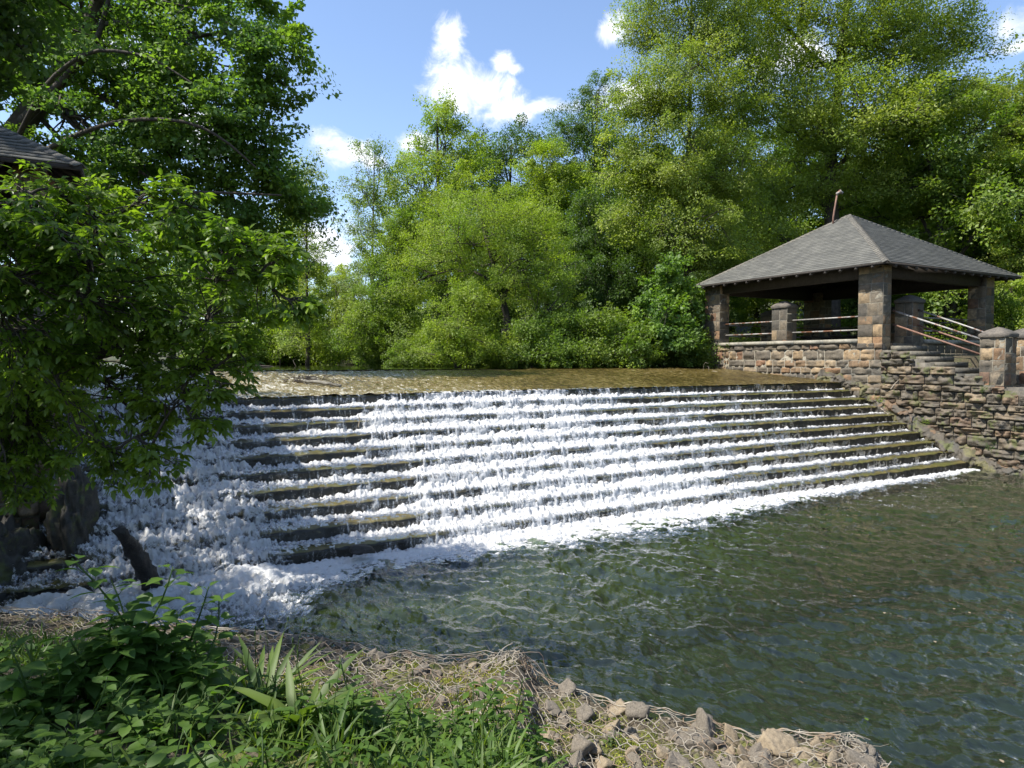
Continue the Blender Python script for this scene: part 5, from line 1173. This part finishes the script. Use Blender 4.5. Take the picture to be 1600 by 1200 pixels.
# plants of the near bank
big = [(238, 1085, .80, 84, .12, .62, 'herb', 'tallest broad leaved weed rising before the foam at the lower left', 5), (170, 1105, .72, 76, .12, .6, 'herb', 'bushy broad leaved weed just left of the tallest weed', 5),
       (305, 1105, .62, 70, .105, .6, 'herb', 'broad leaved weed just right of the tallest weed', 5), (790, 1150, .48, 30, .075, .5, 'herb', 'slim upright weed in front of the bundled wire crest', 4),
       (135, 1100, .64, 76, .11, .6, 'herb', 'dense broad leaved weed left of the stump foot', 6), (270, 1085, .68, 76, .105, .6, 'herb', 'dense broad leaved weed below the leaning stump', 6),
       (205, 1100, .74, 84, .115, .6, 'herb', 'broad leaved weed standing just behind the tallest weed', 6), (320, 1065, .46, 50, .085, .6, 'herb', 'broad leaved weed nearest the foam edge', 6),
       (520, 1165, .40, 60, .075, .42, 'herb', 'upright leafy weed over the wire below the dark wet rock', 5), (590, 1175, .42, 60, .08, .42, 'herb', 'upright leafy weed between the two middle dock clumps', 5),
       (665, 1180, .44, 60, .08, .42, 'herb', 'upright leafy weed left of the slim upright weed', 5), (735, 1180, .50, 60, .085, .45, 'herb', 'tall leafy weed just left of the wire crest', 5), (820, 1190, .36, 50, .075, .45, 'herb', 'leafy weed at the right end of the plant row', 5), (455, 1130, .36, 50, .07, .45, 'herb', 'leafy weed beside the tuft with seed stalks', 5),
       (60, 1120, .40, 34, .11, .62, 'herb', 'broad leaved weed at the left edge of the near bank', 5), (860, 1205, .22, 14, .075, .45, 'grass', 'low bright weed at the bottom edge right of the slim upright weed', 3),
       (958, 1168, .10, 26, .045, .35, 'grass', 'small bright green weed beside the tan rock', 7)]
for i, (px, py, h, n, L, wl, lm, lb, st) in enumerate(big):
    p = bpt(px, min(py, 1199)); herb('leafy_plant', lb, (p[0], p[1], bz(p[0], p[1])), h, n*1.5, L, wl, lm, 500+i, None, .45, 'ov', st)
def rosette(name, label, base, h, n, wl, lm, seed, group=None, cat='plant', lean=.5):
    rg = np.random.default_rng(seed); base = np.array(base, float); root = empty(name, label, cat, tuple(base), group)
    a = rg.uniform(0, 6.28, n); o = np.stack([np.cos(a)*lean, np.sin(a)*lean, np.ones(n)*rg.uniform(.6, 1.2, n)], 1); L = h*rg.uniform(.5, 1.1, n)
    P = base+rg.normal(size=(n, 3))*[.03, .03, 0]; N = np.stack([-np.cos(a), -np.sin(a), np.full(n, .6)], 1)+rg.normal(size=(n, 3))*.35
    V, T, m = leaf_mesh(P, o, N, L, L*wl, 'lance', .35, .55)
    mesh_obj('foliage', V-base, T, LM[lm], root, False, None, {'tint': np.repeat(rg.random(n), m)})
    mb = MB()
    for k in range(3):
        d = np.array([rg.normal()*.12, rg.normal()*.12, 1])*h*rg.uniform(1.0, 1.35); c = curve([0, 0, -.02], d, rg, .05, 6); mb.tube(c, np.linspace(.003, .0012, 6), 4)
        V2, Q2 = blobmesh(rg, .006, k, (6, 5), (1, 1, 3.5)); mb.add(V2+c[-1], Q2)
    mb.build('stem', LM[lm], root, True); return root
for i, (px, py, h, n, wl, lb) in enumerate([(415, 1110, .42, 34, .10, 'narrow leaved tuft with thin seed stalks standing over the wire'), (470, 1150, .40, 26, .14, 'spiky tuft right of the seed stalk tuft'), (560, 1165, .30, 16, .075, 'clump of long upright dock leaves at the bottom left of the wire'),
        (640, 1160, .32, 18, .075, 'clump of long dock leaves in the middle of the bottom plants'), (710, 1170, .30, 16, .075, 'clump of long dock leaves beside the slim upright weed'), (520, 1185, .26, 16, .075, 'low clump of dock leaves near the bottom edge')]):
    p = bpt(px, min(py, 1199)); rosette('dock_plant', lb, (p[0], p[1], bz(p[0], p[1])), h, n, wl, 'grass' if i < 2 else 'herb', 600+i)
rg = np.random.default_rng(700); k = 0
while k < 96:
    px = rg.uniform(-60, 860); py = rg.uniform(1040, 1290)
    top = np.interp(px, [-60, 100, 330, 420, 560, 760, 860], [1010, 1000, 1030, 1110, 1120, 1130, 1195])
    if py < top+20: continue
    b = math.atan2(*(at(px, 1100, d=1)-CAMLOC)[:2]); p = bpt(px, py)
    h = rg.uniform(.16, .34)
    if px < 380: herb('leafy_plant', 'low broad leaved weed in the shaded growth of the near bank', (p[0], p[1], bz(p[0], p[1])), h, 34, rg.uniform(.06, .10), .6, 'herb', 800+k, 'broad leaved weeds of the near bank', .6, 'ov', 4)
    elif rg.random() < .22: rosette('dock_plant', 'low clump of long leaves in the growth of the near bank', (p[0], p[1], bz(p[0], p[1])), h*.95, 18, .075, 'herb', 800+k, 'long leaved clumps of the near bank')
    else: herb('leafy_plant', 'small leaved weed between the long leaved clumps of the near bank', (p[0], p[1], bz(p[0], p[1])), h, 44, rg.uniform(.05, .08), .42, 'herb', 800+k, 'small leaved weeds of the near bank', .6, 'lance', 5)
    k += 1
def grass():
    rg = np.random.default_rng(99); n = 5000; px = rg.uniform(-200, 900, n); b = np.array([math.atan2(*(at(p, 1100, d=1)-CAMLOC)[:2]) for p in px]); r = np.interp(b, EB, ER)-.95-np.abs(rg.normal(size=n))*1.5-(px > 380)*.8
    ok = r > 1.2; b, r = b[ok], r[ok]; n = len(b); x, y = np.sin(b)*r, np.cos(b)*r; P = np.stack([x, y, bank_z(x, y)-.005], 1)
    A = rg.normal(size=(n, 3))*.45+[0, 0, 1]; N = rdir(rg, n); L = rg.uniform(.05, .2, n); V, T, m = leaf_mesh(P, A, N, L, L*.06+.002, 'lance', .2, .5)
    tag(mesh_obj('grass', V, T, LM['grass'], None, False, None, {'tint': np.repeat(rg.random(n), m)}), 'thin grass blades between the plants of the near bank', 'grass', kind='stuff')
grass()
p = bpt(600*.33, 1180); mb = MB()
V, Q = blobmesh(np.random.default_rng(5), 1, 5, (24, 14), (.16, .09, .03)); ob = mesh_obj('flat_stone', V, Q, M['rock']); ob.location = (p[0], p[1], bz(p[0], p[1])+.02); tag(ob, 'flat brown stone half hidden by grass at the bottom left', 'stone')
# leaves drifting on the pool
for i, (px, py, lb) in enumerate([(1380, 958, 'pale fallen leaf floating nearest the right bank shadow line'), (1490, 952, 'yellow fallen leaf floating in the upper right of the pool'), (1515, 958, 'pale fallen leaf floating just right of the yellow one'), (1462, 1004, 'orange fallen leaf floating in the middle right of the pool'), (1568, 1192, 'yellow fallen leaf floating at the lower right corner'), (1356, 1126, 'green fallen leaf floating by the wire end')]):
    q = at(px, py, z=.03); V, T, m = leaf_mesh(np.zeros((1, 3)), np.array([[1, .3*i, .05]]), np.array([[0, 0, 1.0]]), np.array([.055]), np.array([.03]), 'ov', .2, .1)
    ob = mesh_obj('fallen_leaf', V, T, M['rock_tan'] if i != 5 else LM['grass'], None, attrs={'tint': np.ones(len(V))}); ob.location = q; tag(ob, lb, 'leaf', 'fallen leaves on the pool')
